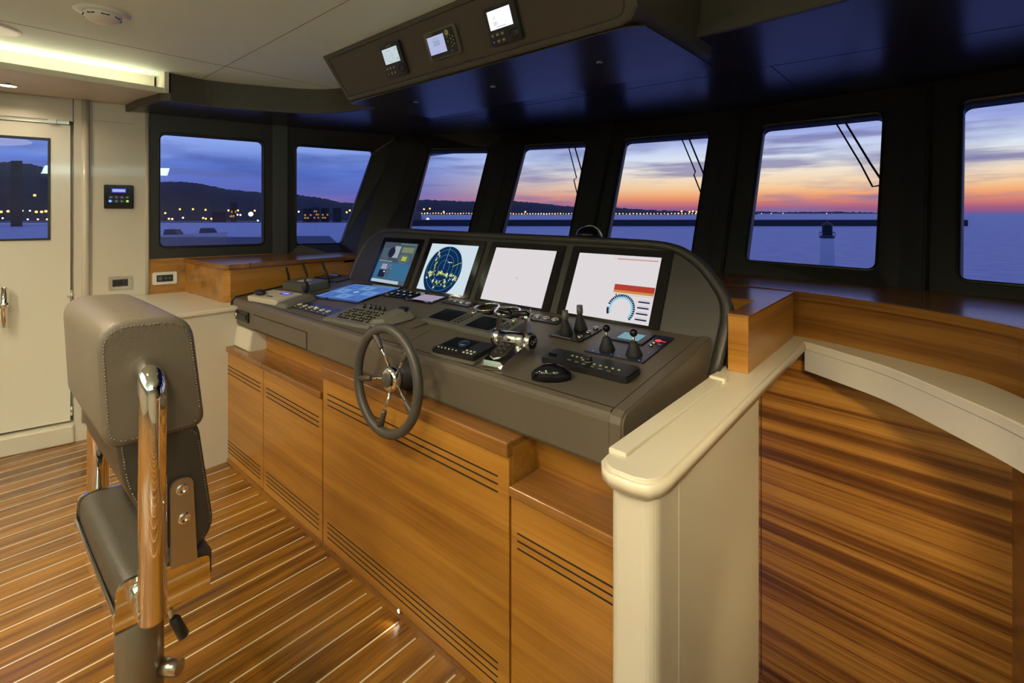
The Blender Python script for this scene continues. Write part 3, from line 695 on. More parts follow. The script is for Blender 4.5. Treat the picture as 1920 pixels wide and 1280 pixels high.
o = thing('compass', 'dark domed compass with a bright rim behind the screen hood', 'compass', (-1.40, 2.20, 1.345))
MB().lathe([(0, -.2), (.09, -.2), (.09, -.18), (.04, -.16), (.04, -.02), (.075, 0), (.075, .03), (.0, .03)], 'black').build('base', o)
MB().lathe([(.066, .028), (.064, .045), (.052, .066), (.03, .08), (0, .085)], 'gloss').build('dome', o)
MB().tube([(.07*math.cos(a*PI/16), .02, .022+.066*math.sin(a*PI/16)) for a in range(17)], .0035, 'satin', 8).build('rim', o)

# teak cabinets under the dashboard
def cabinet(x0, x1, zt, label, slots_top, slots_bot, sx0, sx1, nose=.03):
    o = thing('helm_cabinet', label, 'cabinet', ((x0+x1)/2, 1.3, 0)); L = Matrix.Translation((-(x0+x1)/2, -1.3, 0))
    MB(L).box(x0, x1, 1.115, 1.42, 0, zt-.02, 'teak').build('body', o)
    d_ = MB(L).box(x0+.002, x1-.002, 1.098, 1.116, .022, zt-nose-.002, 'teak', .0015, 1).build('door', o)
    MB(L).box(x0+.001, x1-.001, 1.088, 1.24, zt-nose, zt, 'teakd', .005, 3).build('top_nosing', o)
    MB(L).box(x0, x1, 1.092, 1.116, 0, .020, 'teakd').build('toe_board', o)
    for zs in (slots_top, slots_bot):
        b = MB(L)
        for z in zs: b.box(sx0, sx1, 1.0972, 1.104, z-.0042, z+.0042, 'slot', .004, 2)
        b.build('vent_slots', d_)
    return o
bs = (.128, .107, .085, .063)
cabinet(-3.30, -2.737, .695, 'leftmost low teak helm cabinet beside the white counter', (.579, .557, .534), bs, -3.268, -2.771)
cabinet(-2.733, -2.100, .695, 'low teak helm cabinet between the leftmost one and the tall one', (.573, .551, .528), bs, -2.699, -2.129)
cabinet(-2.095, -.975, .815, 'tall wide teak helm cabinet behind the steering wheel', (.697, .673, .649), bs, -2.057, -1.02, .045)
cabinet(-.971, -.60, .69, 'rightmost low teak helm cabinet beside the half wall', (.557, .535, .513), (.1,), -.946, -.56)
o = thing('recess_panel', 'teak back panel in the gap beneath the dashboard', 'panel', (-1.9, 1.26, .66))
MB(Matrix.Translation((1.9, -1.26, -.66))).box(-3.29, -.60, 1.23, 1.26, .60, .815, 'teak').build('panel', o)
o = thing('floor_spotlight', 'tiny bright spotlight at the foot of the tall teak cabinet', 'light', (-1.515, 1.0915, .028), (R(90), 0, 0))
MB().lathe([(0, 0), (.009, 0), (.009, .003), (0, .003)], 'satin', 20).build('trim_ring', o); MB().disc(0, 0, .0062, .0034, 'lamp').build('lens', o)
l_ = spot('floor_spotlight_light', (-1.515, 1.082, .03), (-1.515, .8, 0), .35, 120, .6, (1, .85, .6), .006)

# starboard teak box behind the half wall
o = thing('console_end_box', 'small teak box beside the screen hood on the cream cap', 'box', (-.535, 2.1, .951)); L = Matrix.Translation((.535, -2.1, -.951))
eb = [(-.568, 1.80), (-.502, 1.80), (-.502, 2.46), (-.95, 2.46), (-.95, 2.14), (-.568, 2.12)]
MB(L).prism(eb, .951, 1.143, 'teaky').box(-.568, -.502, 1.792, 1.80, .951, 1.143, 'teak').build('body', o)
MB(L).prism([(-.568, 1.788), (-.498, 1.788)]+[(-.498, 2.46)]+eb[3:], 1.143, 1.150, 'teakd').build('top', o)

# ================================================================ STEERING WHEEL
o = thing('steering_wheel', 'grey rimmed five-spoke steering wheel with chrome hub', 'steering wheel', (-1.522, 1.04, .892), (R(87), 0, 0))
RW = .186
MB().tube([(RW*math.cos(k*PI/32), RW*math.sin(k*PI/32), 0) for k in range(64)],   .0175, 'rimg', 16, closed=True).build('rim', o)
for a in (46, 118, 190, 262, 334):
    c, s_ = math.cos(R(a)), math.sin(R(a))
    sp = MB().cyl((c*.035, s_*.035, -.028), (c*RW*.80, s_*RW*.80, -.005), .0055, m='chrome', n=14).build('spoke', o)
    tag(MB().tube([(c*RW*.62, s_*RW*.62, -.0105), (c*RW*.66, s_*RW*.66, -.009), (c*RW*.96, s_*RW*.96, 0)], [.0085, .0095, .0125], 'rimg', 14).build('spoke_sleeve', sp), 'grey rubber sleeve')
HZ = Matrix.Translation((0, 0, -.028))
MB(HZ).lathe([(0, -.02), (.036, -.02), (.043, -.005), (.045, .012), (.040, .022), (.030, .026), (.0, .026)], 'chrome', 40).build('hub', o)
MB(HZ).lathe([(0, .022), (.026, .024), (.026, .030), (.022, .032), (0, .033)], 'rimg', 32).build('hub_cap', o)
MB().lathe([(.0, -.106), (.058, -.106), (.058, -.090), (.046, -.080), (.042, -.055), (.03, -.046), (0, -.046)], 'rubber', 32).build('column', o)

# ================================================================ DASH INSTRUMENTS
SL = math.atan(.12)
def dash(name, label, cat, x=0, y=0, rz=0, group=None):
    o = thing(name, label, cat, (x, y, dz(y)), (0, 0, 0), group)
    o.rotation_euler = (Matrix.Rotation(SL, 4, 'X') @ Matrix.Rotation(R(rz), 4, 'Z')).to_euler(); return o
def body(o, w, d, h, m='black', r=.01, name='housing', z0=0): MB().prism(rrect(-w/2, w/2, -d/2, d/2, min(r, w/2.1, d/2.1)), z0-.001, h, m, min(.004, h*.4), 2, capbev=True).build(name, o)
def knob(o, x, y, h, r=.009, hh=.014, m='black', name='knob'): MB().lathe([(0, h-.001), (r, h-.001), (r*.92, h+hh*.85), (r*.7, h+hh), (0, h+hh)], m, 20).build(name, o); 
def scr(o, x0, x1, y0, y1, h, mats, name='display'):
    b = MB()
    for (a, c, e, f, m_, k) in mats: b.rect(x0+(x1-x0)*a, x0+(x1-x0)*c, y0+(y1-y0)*e, y0+(y1-y0)*f, h+.0004+k*.0003, m_)
    b.build(name, o)
def keys(o, pts, h, w=.008, d=.006, m='key', name='keypad'):
    b = MB()
    for x, y in pts: b.box(x-w/2, x+w/2, y-d/2, y+d/2, h-.001, h+.003, m, .001, 1)
    b.build(name, o)

o = dash('intercom_unit', 'cream handset unit with a small lit blue display, nearest the left end of the dash', 'intercom', -2.985, 1.268, 6)
body(o, .33, .165, .03, 'cream'); scr(o, .0, .10, .022, .062, .030, [(0, 1, 0, 1, E['ink'], 0), (.05, .95, .1, .9, E['blue'], 1), (.2, .8, .3, .7, E['lilac'], 2)])
MB().ball((-.105, -.035, .045), .05, 'black', (1.0, .55, .35)).build('handset', o)
keys(o, [(-.02+i*.013, -.035) for i in range(5)], .03, .008, .010, 'black')
o = dash('cable_box', 'grey-green box with a sloping top between the cream handset unit and the switch row', 'box', -2.752, 1.292, 5)
MB().hull8([(-.07, -.10, 0), (.06, -.10, 0), (.05, .09, 0), (-.06, .09, 0), (-.06, -.09, .02), (.05, -.09, .02), (.04, .08, .032), (-.05, .08, .032)], 'khaki', .004).build('housing', o)
o = dash('desk_microphone', 'short black egg-shaped microphone standing behind the cream handset unit', 'microphone', -2.845, 1.39)
MB().lathe([(0, 0), (.03, 0), (.028, .006), (0, .007)], 'black').build('base', o); MB().cyl((0, 0, .005), (0, 0, .03), .005, m='black').build('stem', o)
MB().ball((0, 0, .062), .024, 'rubber', (.9, .9, 1.5)).build('head', o)
o = dash('switch_panel', 'navy panel with a row of six cream rocker switches', 'switch panel', -2.512, 1.283, 1)
body(o, .455, .098, .006, 'navy', .004)
for i in range(6): MB().prism(rrect(-.178+i*.060, -.150+i*.060, -.024, .004, .008), .005, .013, 'cream', .003, 2, capbev=True).build('rocker', o)
knob(o, .198, -.012, .006, .014, .012, 'satin')
for i in range(6): keys(o, [(-.164+i*.060, -.036)], .006, .012, .004, 'keyw', 'legend'); MB().box(-.215, .215, -.0465, -.0445, .005, .0068, 'satin').box(-.215, .215, .0445, .0465, .005, .0068, 'satin').build('edge_trim', o)
o = dash('radio_unit', 'grey-black radio box with a white label behind the desk microphone', 'radio', -3.09, 1.505, 5)
body(o, .30, .15, .05, 'greyp'); MB().box(-.055, .025, -.02, .035, .049, .0515, 'keyw').build('label_plate', o); knob(o, .09, .01, .05); keys(o, [(.06+.02*i, -.035) for i in range(4)], .05)
for i, (x, y, lab, ln) in enumerate(((-3.385, 1.53, 'black gooseneck stalk nearest the teak side cabinet', .10), (-3.30, 1.62, 'black gooseneck stalk between its two neighbours', .085), (-3.10, 1.665, 'black gooseneck stalk behind the radio box', .10))):
    o = dash('gooseneck_light', lab, 'gooseneck'); o.location = (x, y, dz(y))
    MB().lathe([(0, 0), (.012, 0), (.01, .02), (0, .022)], 'black', 16).build('base', o)
    MB().tube([(0, 0, .015), (-.004, 0, .05), (-.018-.01*i, 0, .05+ln*.5), (-.03-.012*i, .0, .03+ln)], [.006, .006, .008, .008], 'rubber', 10).build('stalk', o)
o = dash('key_panel', 'small blue-lit panel at the far left corner of the dash', 'control panel', -3.30, 1.765, 3)
body(o, .17, .12, .006, 'navy', .004); keys(o, [(-.05+i*.03, -.03+j*.03) for i in range(4) for j in range(3)], .006, .016, .012, 'greyp'); scr(o, -.06, .06, .03, .05, .006, [(0, 1, 0, 1, E['touch3'], 0)])
o = dash('key_panel', 'small dark key panel between the far left corner and the camera monitor', 'control panel', -3.115, 1.735, 3)
body(o, .14, .11, .006, 'navy', .004); keys(o, [(-.04+i*.028, -.03+j*.024) for i in range(4) for j in range(3)], .006, .016, .010, 'greyp')

o = dash('touch_display', 'flush blue touch display in front of the camera monitor', 'touch screen', -2.635, 1.592, 8)
body(o, .44, .345, .005, 'gloss', .004, 'bezel')
rnd = random.Random(2); b = MB(); b.rect(-.195, .195, -.145, .15, .0054, E['touch'])
for i in range(3):
    for j in range(3):
        x, y = -.16+i*.118, -.125+j*.088
        b.rect(x, x+.09, y, y+.068, .0057, E['touch2' if (i+j) % 2 else 'touch3']); b.disc(x+.045, y+.034, .018, .006, E['inkl' if (i*j) % 2 else 'touch'])
b.build('display', o); MB().disc(.19, .162, .003, .0056, 'blueled').build('indicator', o)

o = dash('sonar_keyboard', 'grey-green keyboard with a raised trackball hump behind the steering wheel', 'keyboard', -2.06, 1.312, 5)
MB().hull8([(-.23, -.105, 0), (.135, -.105, 0), (.13, .10, 0), (-.22, .10, 0), (-.225, -.10, .014), (.13, -.10, .014), (.12, .095, .026), (-.21, .095, .026)], 'khaki', .004).build('housing', o)
pts = [(-.17+i*.022, -.062+j*.026) for i in range(12) for j in range(5) if (i*7+j*3) % 5]
b = MB()
for x, y in pts: b.box(x-.007, x+.007, y-.007, y+.007, .010, .0225+(y+.06)*.05, 'black', .002, 1); b.box(x-.004, x+.004, y-.0025, y+.0025, .020, .0232+(y+.06)*.05, 'key')
b.build('keypad', o)
for i in range(5): MB().lathe([(0, .02), (.008, .02), (.007, .045), (0, .047)], 'black', 16, mtx=Matrix.Translation((-.115+i*.035 if i else -.13, .075, 0))).build('knob', o)
MB().hull8([(.06, -.125, 0), (.20, -.075, 0), (.26, .09, 0), (.10, .11, 0), (.085, -.085, .028), (.17, -.055, .03), (.22, .065, .062), (.12, .08, .060)], 'khaki', .018, 4).build('palm_rest', o)
MB().hull8([(.15, .055, .045), (.20, .05, .045), (.205, .075, .05), (.16, .082, .05), (.15, .055, .0625), (.20, .05, .0625), (.205, .075, .0645), (.16, .082, .0635)], 'navy', .003).build('trackball_window', o)
o = dash('instrument_cover', 'flat charcoal wedge lid between the keyboard hump and the left chart display', 'cover', -1.80, 1.36)
MB().hull8([(-.02, -.04, 0), (.05, -.03, 0), (.06, .07, 0), (-.06, .06, 0), (-.02, -.04, .003), (.05, -.03, .003), (.06, .07, .012), (-.06, .06, .012)], 'leather', .002).build('lid', o)

o = dash('button_panel', 'black panel with two rows of white-lit buttons below the radar monitor', 'button panel', -2.285, 1.688, 6)
body(o, .235, .125, .008, 'gloss', .004)
for j in range(2):
    for i in range(4): MB().prism(rrect(-.095+i*.05, -.063+i*.05, -.042+j*.05, -.012+j*.05, .005), .007, .014, 'black', .002, 1, capbev=True).rect(-.086+i*.05, -.072+i*.05, -.031+j*.05, -.023+j*.05, .0143, E['ovl']).build('button', o)
o = dash('grey_display', 'small flat mauve-grey display below the radar monitor', 'display', -2.10, 1.69, 4)
body(o, .21, .135, .006, 'gloss', .004, 'bezel'); scr(o, -.085, .085, -.045, .055, .006, [(0, 1, 0, 1, E['mauve'], 0)]); MB().disc(-.095, -.055, .0025, .0065, 'red').build('indicator', o)

for x, y, lab in ((-1.862, 1.712, 'slim panel of three white round buttons below the gap left of the cup holders'), (-1.312, 1.700, 'slim panel of three white round buttons right of the cup holders')):
    o = dash('round_button_panel', lab, 'switch panel', x, y, 0)
    body(o, .20, .075, .006, 'black', .004)
    for i in range(3): MB().lathe([(0, .005), (.0165, .005), (.0165, .009), (.013, .012), (0, .012)], 'satin', 24, mtx=Matrix.Translation((-.032+i*.046, .004, 0))).disc(-.032+i*.046, .004, .012, .0124, 'cream').build('button', o)
    MB().lathe([(0, .005), (.012, .005), (.012, .010), (0, .012)], 'satin', 20, mtx=Matrix.Translation((-.078, .008, 0))).tube([(-.078, .008, .008), (-.078, .012, .035)], [.004, .0025], 'chrome', 10).build('toggle', o)
for x, y, lab in ((-1.625, 1.672, 'left chrome-rimmed cup holder below the blank monitor'), (-1.492, 1.668, 'right chrome-rimmed cup holder below the blank monitor')):
    o = dash('cup_holder', lab, 'cup holder', x, y)
    MB().tube([(.058*math.cos(k*PI/20), .058*math.sin(k*PI/20), .022) for k in range(40)], .005, 'chrome', 12, closed=True).build('rim', o)
    MB().lathe([(.058, -.002), (.058, .021), (.053, .021), (.052, .002), (0, .002)], 'black', 36).build('cup', o)
    MB().lathe([(0, .0022), (.05, .0022), (.05, .006), (0, .006)], 'teakd', 30).build('liner', o)
def chart(x, y, label):
    o = dash('chart_display', label, 'display', x, y, 1)
    MB().hull8([(-.135, -.085, 0), (.135, -.085, 0), (.125, .09, 0), (-.125, .09, 0), (-.130, -.08, .018), (.130, -.08, .018), (.12, .085, .030), (-.12, .085, .030)], 'greyp', .005, 3).build('housing', o)
    t_ = Matrix.Rotation(math.atan(12/165), 4, 'X')
    MB(Matrix.Translation((0, 0, .0242)) @ t_).prism(rrect(-.105, .035, -.055, .06, .004), -.001, .0012, 'glassblk').build('display', o)
    b = MB(Matrix.Translation((0, 0, .0242)) @ t_)
    for i in range(5): b.box(.055, .068, -.05+i*.02, -.042+i*.02, -.001, .003, 'black', .001, 1); b.box(.08, .093, -.05+i*.02, -.042+i*.02, -.001, .003, 'black', .001, 1)
    b.build('keypad', o)
    MB(Matrix.Translation((.075, .062, .027))).lathe([(0, 0), (.013, 0), (.011, .012), (0, .013)], 'satin', 20).build('knob', o)
chart(-1.665, 1.492, 'dark compact chart display left of the throttle levers')
chart(-1.42, 1.488, 'dark compact chart display directly behind the throttle levers')

o = dash('depth_display', 'low grey-black display with a knob left of the chrome throttle', 'display', -1.328, 1.248, 4)
body(o, .215, .150, .012, 'khaki', .012, 'base_plate'); MB().prism(rrect(-.104, .104, -.070, .070, .01), .011, .028, 'black', .004, 2, capbev=True).build('housing', o)
MB().prism(rrect(-.092, .028, -.028, .058, .004), .0275, .0288, 'glassblk').build('display', o)
keys(o, [(.042+i*.018, -.048+j*.018) for i in range(3) for j in range(2)], .028, .009, .007, 'keyw'); keys(o, [(-.085+i*.018, -.048) for i in range(6)], .028, .006, .005, 'keyw', 'key_row'); knob(o, .066, .03, .028, .022, .016, 'navy')

# throttle
o = dash('throttle_control', 'chrome twin-lever engine throttle on the dash', 'throttle', -1.148, 1.29, 8)
b = MB()
secs = [(-.108, .040, .016), (-.100, .044, .032), (-.05, .046, .044), (.02, .050, .060), (.085, .052, .056), (.105, .050, .015)]
loops = []
for y, w2, h in secs: loops.append([(-w2*1.05, y, 0), (-w2, y, h*.7), (-w2*.75, y, h), (w2*.75, y, h), (w2, y, h*.7), (w2*1.05, y, 0)])
b.rings(loops, 'throt', smooth=False).build('base', o)
pad = Matrix.Translation((0, -.040, .0470)) @ Matrix.Rotation(math.atan2(.026, .11), 4, 'X')
MB(pad).prism([(-.030, .050), (-.030, -.015), (-.022, -.040), (0, -.052), (.022, -.040), (.030, -.015), (.030, .050)], -.004, .0025, 'satin', .001, 1, capbev=True).build('button_plate', o)
for px_, py_ in ((-.011, .034), (.012, .036), (-.011, .010), (.012, .012), (-.011, -.014), (.012, -.012)): MB(pad).lathe([(0, .002), (.0085, .002), (.008, .006), (0, .007)], 'black', 16, mtx=Matrix.Translation((px_, py_, 0))).build('button', o)
BY, BZ = .040, .058
MB().cyl((-.052, BY, BZ), (.052, BY, BZ), .027, m='throt', n=32).build('barrel', o)
for s_ in (-1, 1):
    lv = MB().rings([[(s_*a, BY+p, BZ-.075+q) for a, p, q in sec] for sec in (
        [(.053, -.020, .064), (.071, -.020, .064), (.071, .020, .064), (.053, .020, .064)],
        [(.055, -.012, .105), (.068, -.012, .105), (.068, .012, .105), (.055, .012, .105)],
        [(.052, .0, .158), (.064, .0, .158), (.064, .016, .158), (.052, .016, .158)],
        [(.048, .004, .168), (.062, .004, .168), (.062, .018, .168), (.048, .018, .168)])], 'throt', smooth=False).build('lever', o)
    MB().tube([(s_*.066, BY+.011, BZ+.092), (s_*.055, BY+.010, BZ+.096), (s_*.010, BY+.008, BZ+.094), (s_*.006, BY+.008, BZ+.094)], [.007, .0105, .0100, .006], 'gloss', 14).build('lever_grip', lv)
    MB().cyl((s_*.052, BY, BZ), (s_*.080, BY, BZ), .031, m='throt', n=32).build('pivot_cap', lv)
MB().cyl((.080, BY, BZ), (.0825, BY, BZ), .023, m='gloss', n=28).build('emblem_disc', o)
MB(Matrix.Translation((.0828, BY, BZ)) @ Matrix.Rotation(R(90), 4, 'Z') @ Matrix.Rotation(R(90), 4, 'X')).text('CAT', 0, 0, 0, .020, 'keyw').build('emblem', o)

def boot(o, x, y, h, r, m='rubber', lean=0):
    prof = []; n = 6
    for i in range(n):
        rr_ = r*(1-.62*i/n); z = h*i/n; prof += [(rr_, z), (rr_*.86, z+h/n*.6)]
    return MB(Matrix.Translation((x, y, .004))).lathe([(0, 0)]+prof+[(r*.25, h), (0, h)], m, 24).build('boot', o)
o = dash('thruster_control', 'black panel with two rubber-booted thruster sticks in front of the rightmost monitor', 'joystick panel', -1.09, 1.622)
body(o, .15, .17, .006, 'black', .01)
for x, y, hh in ((-.02, -.038, .058), (.0, .035, .062)):
    bt = boot(o, x, y, hh, .030); MB().tube([(x, y, hh), (x, y+.002, hh+.012), (x, y+.004, hh+.040)], [.009, .013, .012], 'greyp', 16).build('handle', bt)
for y in (-.05, .01, .065): MB(Matrix.Translation((.052, y, .005))).lathe([(0, 0), (.011, 0), (.010, .009), (0, .01)], 'satin', 20).build('button', o)
MB().box(-.06, .03, -.078, -.074, .005, .008, 'satin').build('edge_trim', o)

o = dash('crane_control_panel', 'navy control panel with two ball-topped joysticks and a red indicator', 'joystick panel', -.848, 1.606, 1)
body(o, .225, .262, .005, 'navy', .004)
MB().prism(rrect(-.10, .045, .005, .118, .003), .004, .010, 'black', .001, 1, capbev=True).build('screen_bezel', o); scr(o, -.065, .02, .025, .092, .010, [(0, 1, 0, 1, E['teal'], 0)])
for x, y in ((-.045, -.083), (.058, -.083)):
    bt = boot(o, x, y, .048, .030); MB().cyl((x, y, .045), (x, y+.004, .070), .0045, m='satin').build('shaft', bt); tag(MB().ball((x, y+.005, .080), .0135, 'gloss').build('ball_knob', bt), 'glossy black ball knob')
    for dx, dy in ((-.036, -.036), (.036, -.036), (-.036, .036), (.036, .036)): MB(Matrix.Translation((x+dx, y+dy, .004))).lathe([(0, 0), (.004, 0), (.003, .003), (0, .0035)], 'satin', 12).build('screw', o)
MB().disc(.075, .075, .011, .0056, 'red').build('indicator', o)
for y in (.045, .020): MB(Matrix.Translation((.072, y, .004))).lathe([(0, 0), (.008, 0), (.007, .007), (0, .008)], 'satin', 16).build('button', o)
MB().rect(.088, .103, .072, .075, .0056, 'red').build('legend', o); MB().rect(.085, .10, .043, .046, .0056, E['mauve']).build('legend', o)

o = dash('remote_keypad', 'long low black control bar with small keys in front of the navy joystick panel', 'control bar', -.868, 1.367, 0)
body(o, .33, .10, .022, 'black', .02)
keys(o, [(-.135+.0*i, -.012) for i in range(1)], .022, .03, .012, 'gloss', 'slider'); keys(o, [(-.07+i*.018, .012) for i in range(3)]+[(-.02+i*.0, .0) for i in range(1)]+[(.03+i*.022, -.012) for i in range(5)], .022)
keys(o, [(-.06, -.022), (-.03, -.024), (.0, -.026), (.035, -.030), (.065, -.032), (.095, -.034)], .022, .014, .007, 'greyp', 'soft_keys')
knob(o, .01, .014, .022, .013, .016); knob(o, -.085, .012, .022, .012, .004, 'greyp'); knob(o, .105, .004, .022, .014, .004, 'greyp')

o = dash('computer_mouse', 'glossy black computer mouse on the near right part of the dash', 'mouse', -.925, 1.243, -62)
loops = []
for i in range(13):
    t_ = i/12; y = -.062+.124*t_; w2 = .034*math.sin(PI*min(1, .07+t_*.90))**.5; h = .047*math.sin(PI*min(.97, .10+t_*.82))**.7
    loops.append([(w2*math.cos(a*PI/10), y, h*max(0, math.sin(a*PI/10))**.75) for a in range(11)]+[(w2*math.cos(a*PI/10), y, -.0) for a in (9, 7, 5, 3, 1)])
MB().rings(loops, 'gloss').build('shell', o)
MB().box(-.0006, .0006, .01, .055, .020, .0385, 'slot').build('button_gap', o)

# ================================================================ OVERHEAD INSTRUMENT BOX
o = thing('overhead_console', 'brown leather instrument box hanging from the ceiling above the helm', 'overhead console', (-1.6, 1.7, 2.37)); L = Matrix.Translation((1.6, -1.7, -2.37))
def OP(x, s, n=0): k = 1/math.hypot(1, .396); return V((x, 1.455-.396*k*s-n*k, 2.13+k*s-n*.396*k))
q0, q1 = (-2.505, -.012), (-2.606, .262)
body_o = [(-2.497, -.012), (-.80, -.012), (-.765, .0), (-.738, .03), (-.722, .26), (-2.604, .26)]
MB(L).rings([[V((x, 2.05+(.06 if x > -.9 else 0), 2.13+max(0, s)*.92)) for x, s in body_o], [OP(x, s, -.006) for x, s in body_o], [OP(x*1, s, 0) for x, s in [(-2.492, -.006), (-.803, -.006), (-.77, .006), (-.745, .035), (-.728, .255), (-2.597, .255)]], [OP(x, s, 0) for x, s in [(-2.478, .012), (-.815, .012), (-.79, .02), (-.775, .04), (-.762, .235), (-2.562, .235)]], [OP(x, s, -.006) for x, s in [(-2.475, .015), (-.818, .015), (-.793, .023), (-.778, .042), (-.765, .232), (-2.558, .232)]]], 'fascia', smooth=False).build('housing', o)
tag(MB(L).rings([[OP(x, s, n_) for x, s in [(-2.472, .018), (-.82, .018), (-.796, .026), (-.782, .045), (-.769, .229), (-2.553, .229)]] for n_ in (-.012, -.003)], 'boxl', smooth=False).build('front_panel', o), 'brown leather front panel')
b = MB(L); b.prism([(-2.49, 1.468), (-.80, 1.468), (-.735, 1.50), (-.725, 2.09), (-2.49, 2.04)], 2.112, 2.1165, 'dceil'); b.build('underside', o)
rotO = (math.atan2(.24, -.095), 0, 0)
def OR(name, label, cat, x, s): return thing(name, label, cat, OP(x, s, -.003), rotO)
def dpad(o, x, y, r, m='black'):
    MB(Matrix.Translation((x, y, .014))).lathe([(0, 0), (r, 0), (r, .003), (0, .004)], m, 24).build('cursor_pad', o)
for x, s, w_, hgt, lab, kind in ((-1.994, .118, .160, .157, 'leftmost overhead instrument, portrait display with round pad', 0), (-1.284, .112, .168, .146, 'rightmost overhead instrument with the brightest white display', 2)):
    o = OR('overhead_instrument', lab, 'instrument', x, s)
    MB().prism(rrect(-w_/2, w_/2, -hgt/2, hgt/2, .012), 0, .014, 'black', .004, 2, capbev=True).build('housing', o)
    b = MB(); sw = .118; E1 = E['pure'] if kind == 2 else E['ovl']; y0, y1 = -.012, .058
    b.rect(-sw/2-.005, sw/2-.005, y0, y1, .0145, E1)
    if kind == 0:
        b.arc(-.02, .022, .026, .0272, .0148, E['grey']); b.text('11', .04, .045, .0148, .016, E['grey']); b.text('2.0', .036, .0, .0148, .014, E['grey'])
        for i in range(4): b.rect(-.045+i*.016, -.037+i*.016, .005+i*.006, .0062+i*.006, .0148, E['grey'])
    else:
        b.text('12', -.035, .03, .0148, .014, E['grey']); b.text('201', -.030, .008, .0148, .018, E['grey']); b.rect(-.03, .02, -.006, -.004, .0148, E['grey'])
    b.build('display', o)
    MB().text('FURUNO', -.005, .068, .0142, .009, 'key' if kind == 0 else 'greyp').build('maker_name', o)
    b = MB()
    for i in range(3):
        for j in range(2):
            xx, yy = -.06+i*.026, -.032-j*.024
            b.prism(rrect(xx-.009, xx+.009, yy-.007, yy+.007, .003), .013, .016, 'greyp' if (i, j) != (0, 1) else 'navy'); b.rect(xx-.004, xx+.004, yy-.002, yy+.002, .0163, 'keyw')
    b.build('keypad', o); dpad(o, .048, -.045, .022)
o = OR('overhead_instrument', 'middle overhead instrument with a column of yellow keys', 'instrument', -1.640, .119)
MB().prism(rrect(-.102, .102, -.060, .060, .010), 0, .014, 'khaki', .004, 2, capbev=True).build('housing', o)
MB().prism(rrect(-.085, .092, -.055, .052, .006), .013, .0148, 'black').build('faceplate', o)
b = MB(); b.rect(-.082, .026, -.038, .037, .0152, E['lilac']); b.text('200', -.028, .005, .0155, .030, E['grey']); b.rect(-.05, -.005, .023, .0245, .0155, E['grey']); b.build('display', o)
MB().text('FURUNO', -.062, .045, .0155, .010, 'key').build('maker_name', o)
b = MB()
for i, (xx, yy) in enumerate([(.046, .015), (.046, -.002), (.066, .020), (.066, .005), (.066, -.010), (.066, -.025), (.080, .012), (.080, -.003), (.080, -.018)]): b.prism(rrect(xx-.006, xx+.006, yy-.0045, yy+.0045, .002), .014, .0165, 'black'); b.rect(xx-.004, xx+.004, yy-.002, yy+.002, .0168, 'key')
b.rect(.05, .062, -.048, -.038, .0155, 'greyp'); b.build('keypad', o); dpad(o, .048, .034, .013, 'key')
for x, y, z, lab in ((-2.19, 1.69, 2.1118, 'leftmost of the tiny spotlights under the overhead console'), (-1.641, 1.727, 2.1118, 'middle of the tiny spotlights under the overhead console'), (-1.051, 1.734, 2.1118, 'rightmost of the tiny spotlights under the overhead console')):
    o = thing('pin_spotlight', lab, 'light', (x, y, z), (PI, 0, 0)); MB().lathe([(.008, 0), (.013, 0), (.013, .003), (.008, .003)], 'satin', 20).build('trim_ring', o); MB().disc(0, 0, .008, .002, 'lamps').build('lens', o)

# ================================================================ HELM CHAIR
def rpoly(pts, rs, n=5):
    out = []; N = len(pts)
    for i in range(N):
        p, a, c = V(pts[i]), V(pts[i-1]), V(pts[(i+1) % N]); r = rs[i] if isinstance(rs, (list, tuple)) else rs
        d1, d2 = (a-p).normalized(), (c-p).normalized(); r1 = min(r, (a-p).length*.48, (c-p).length*.48)
        s_, e_ = p+d1*r1, p+d2*r1
        for k in range(n+1):
            t_ = k/n; out.append((1-t_)**2*s_+2*t_*(1-t_)*p+t_*t_*e_)
    return out
ch = thing('helm_chair', 'grey leather helm chair on a post with chrome tube frame', 'chair', (-1.69, .34, 0)); L = Matrix.Translation((1.69, -.34, 0))
def cushion(poly, x0, x1, m, edge=.018, name='cushion', parent=ch, puff=.012):
    ctr = sum(poly, V((0, 0)))/len(poly); loops = []
    secs = []
    for k in range(6): a = k/5*PI/2; secs.append((x1-edge*(1-math.sin(a)), 1-(edge*1.0)*(1-math.cos(PI/2-a))/.11*0-(edge/.12)*(1-math.sin(a))))
    mid = [((x0+x1)/2+(x1-x0)*q, 1+puff*(.25-q*q)*2) for q in (.3, .1, -.1, -.3)]
    full = [(x1-edge*(1-math.sin(a)), 1-(edge/.10)*(1-math.cos(a))) for a in [PI/2-PI/2*k/5 for k in range(0)]]
    prof = [(x1, 1-edge/.10)]+[(x1-edge*(1-math.cos(a)), 1-(edge/.10)*(1-math.sin(a))) for a in [PI/2*k/5 for k in range(1, 6)]]
    prof = prof+mid+[(x0+(x1-a_), b_) for a_, b_ in reversed(prof)]
    for x, sc in prof: loops.append([V((x, ctr.x+(p.x-ctr.x)*sc, ctr.y+(p.y-ctr.y)*sc)) for p in poly])
    return MB(L).rings(loops, m).build(name, parent)
def stitches(poly, x, sc, parent, name='stitching', step=.0075):
    ctr = sum(poly, V((0, 0)))/len(poly); P = [V((x, ctr.x+(p.x-ctr.x)*sc, ctr.y+(p.y-ctr.y)*sc)) for p in poly]; P.append(P[0]); b = MB(L)
    acc = 0
    for a, c in zip(P, P[1:]):
        ln = (c-a).length; t_ = (step-acc % step) % step
        d = (c-a).normalized() if ln > 1e-6 else V((0, 1, 0))
        while t_+.004 < ln: b.cyl(a+d*t_, a+d*(t_+.0042), .0013, m='stitch', n=6); t_ += step
        acc += ln
    b.build(name, parent)['kind'] = 'stuff'
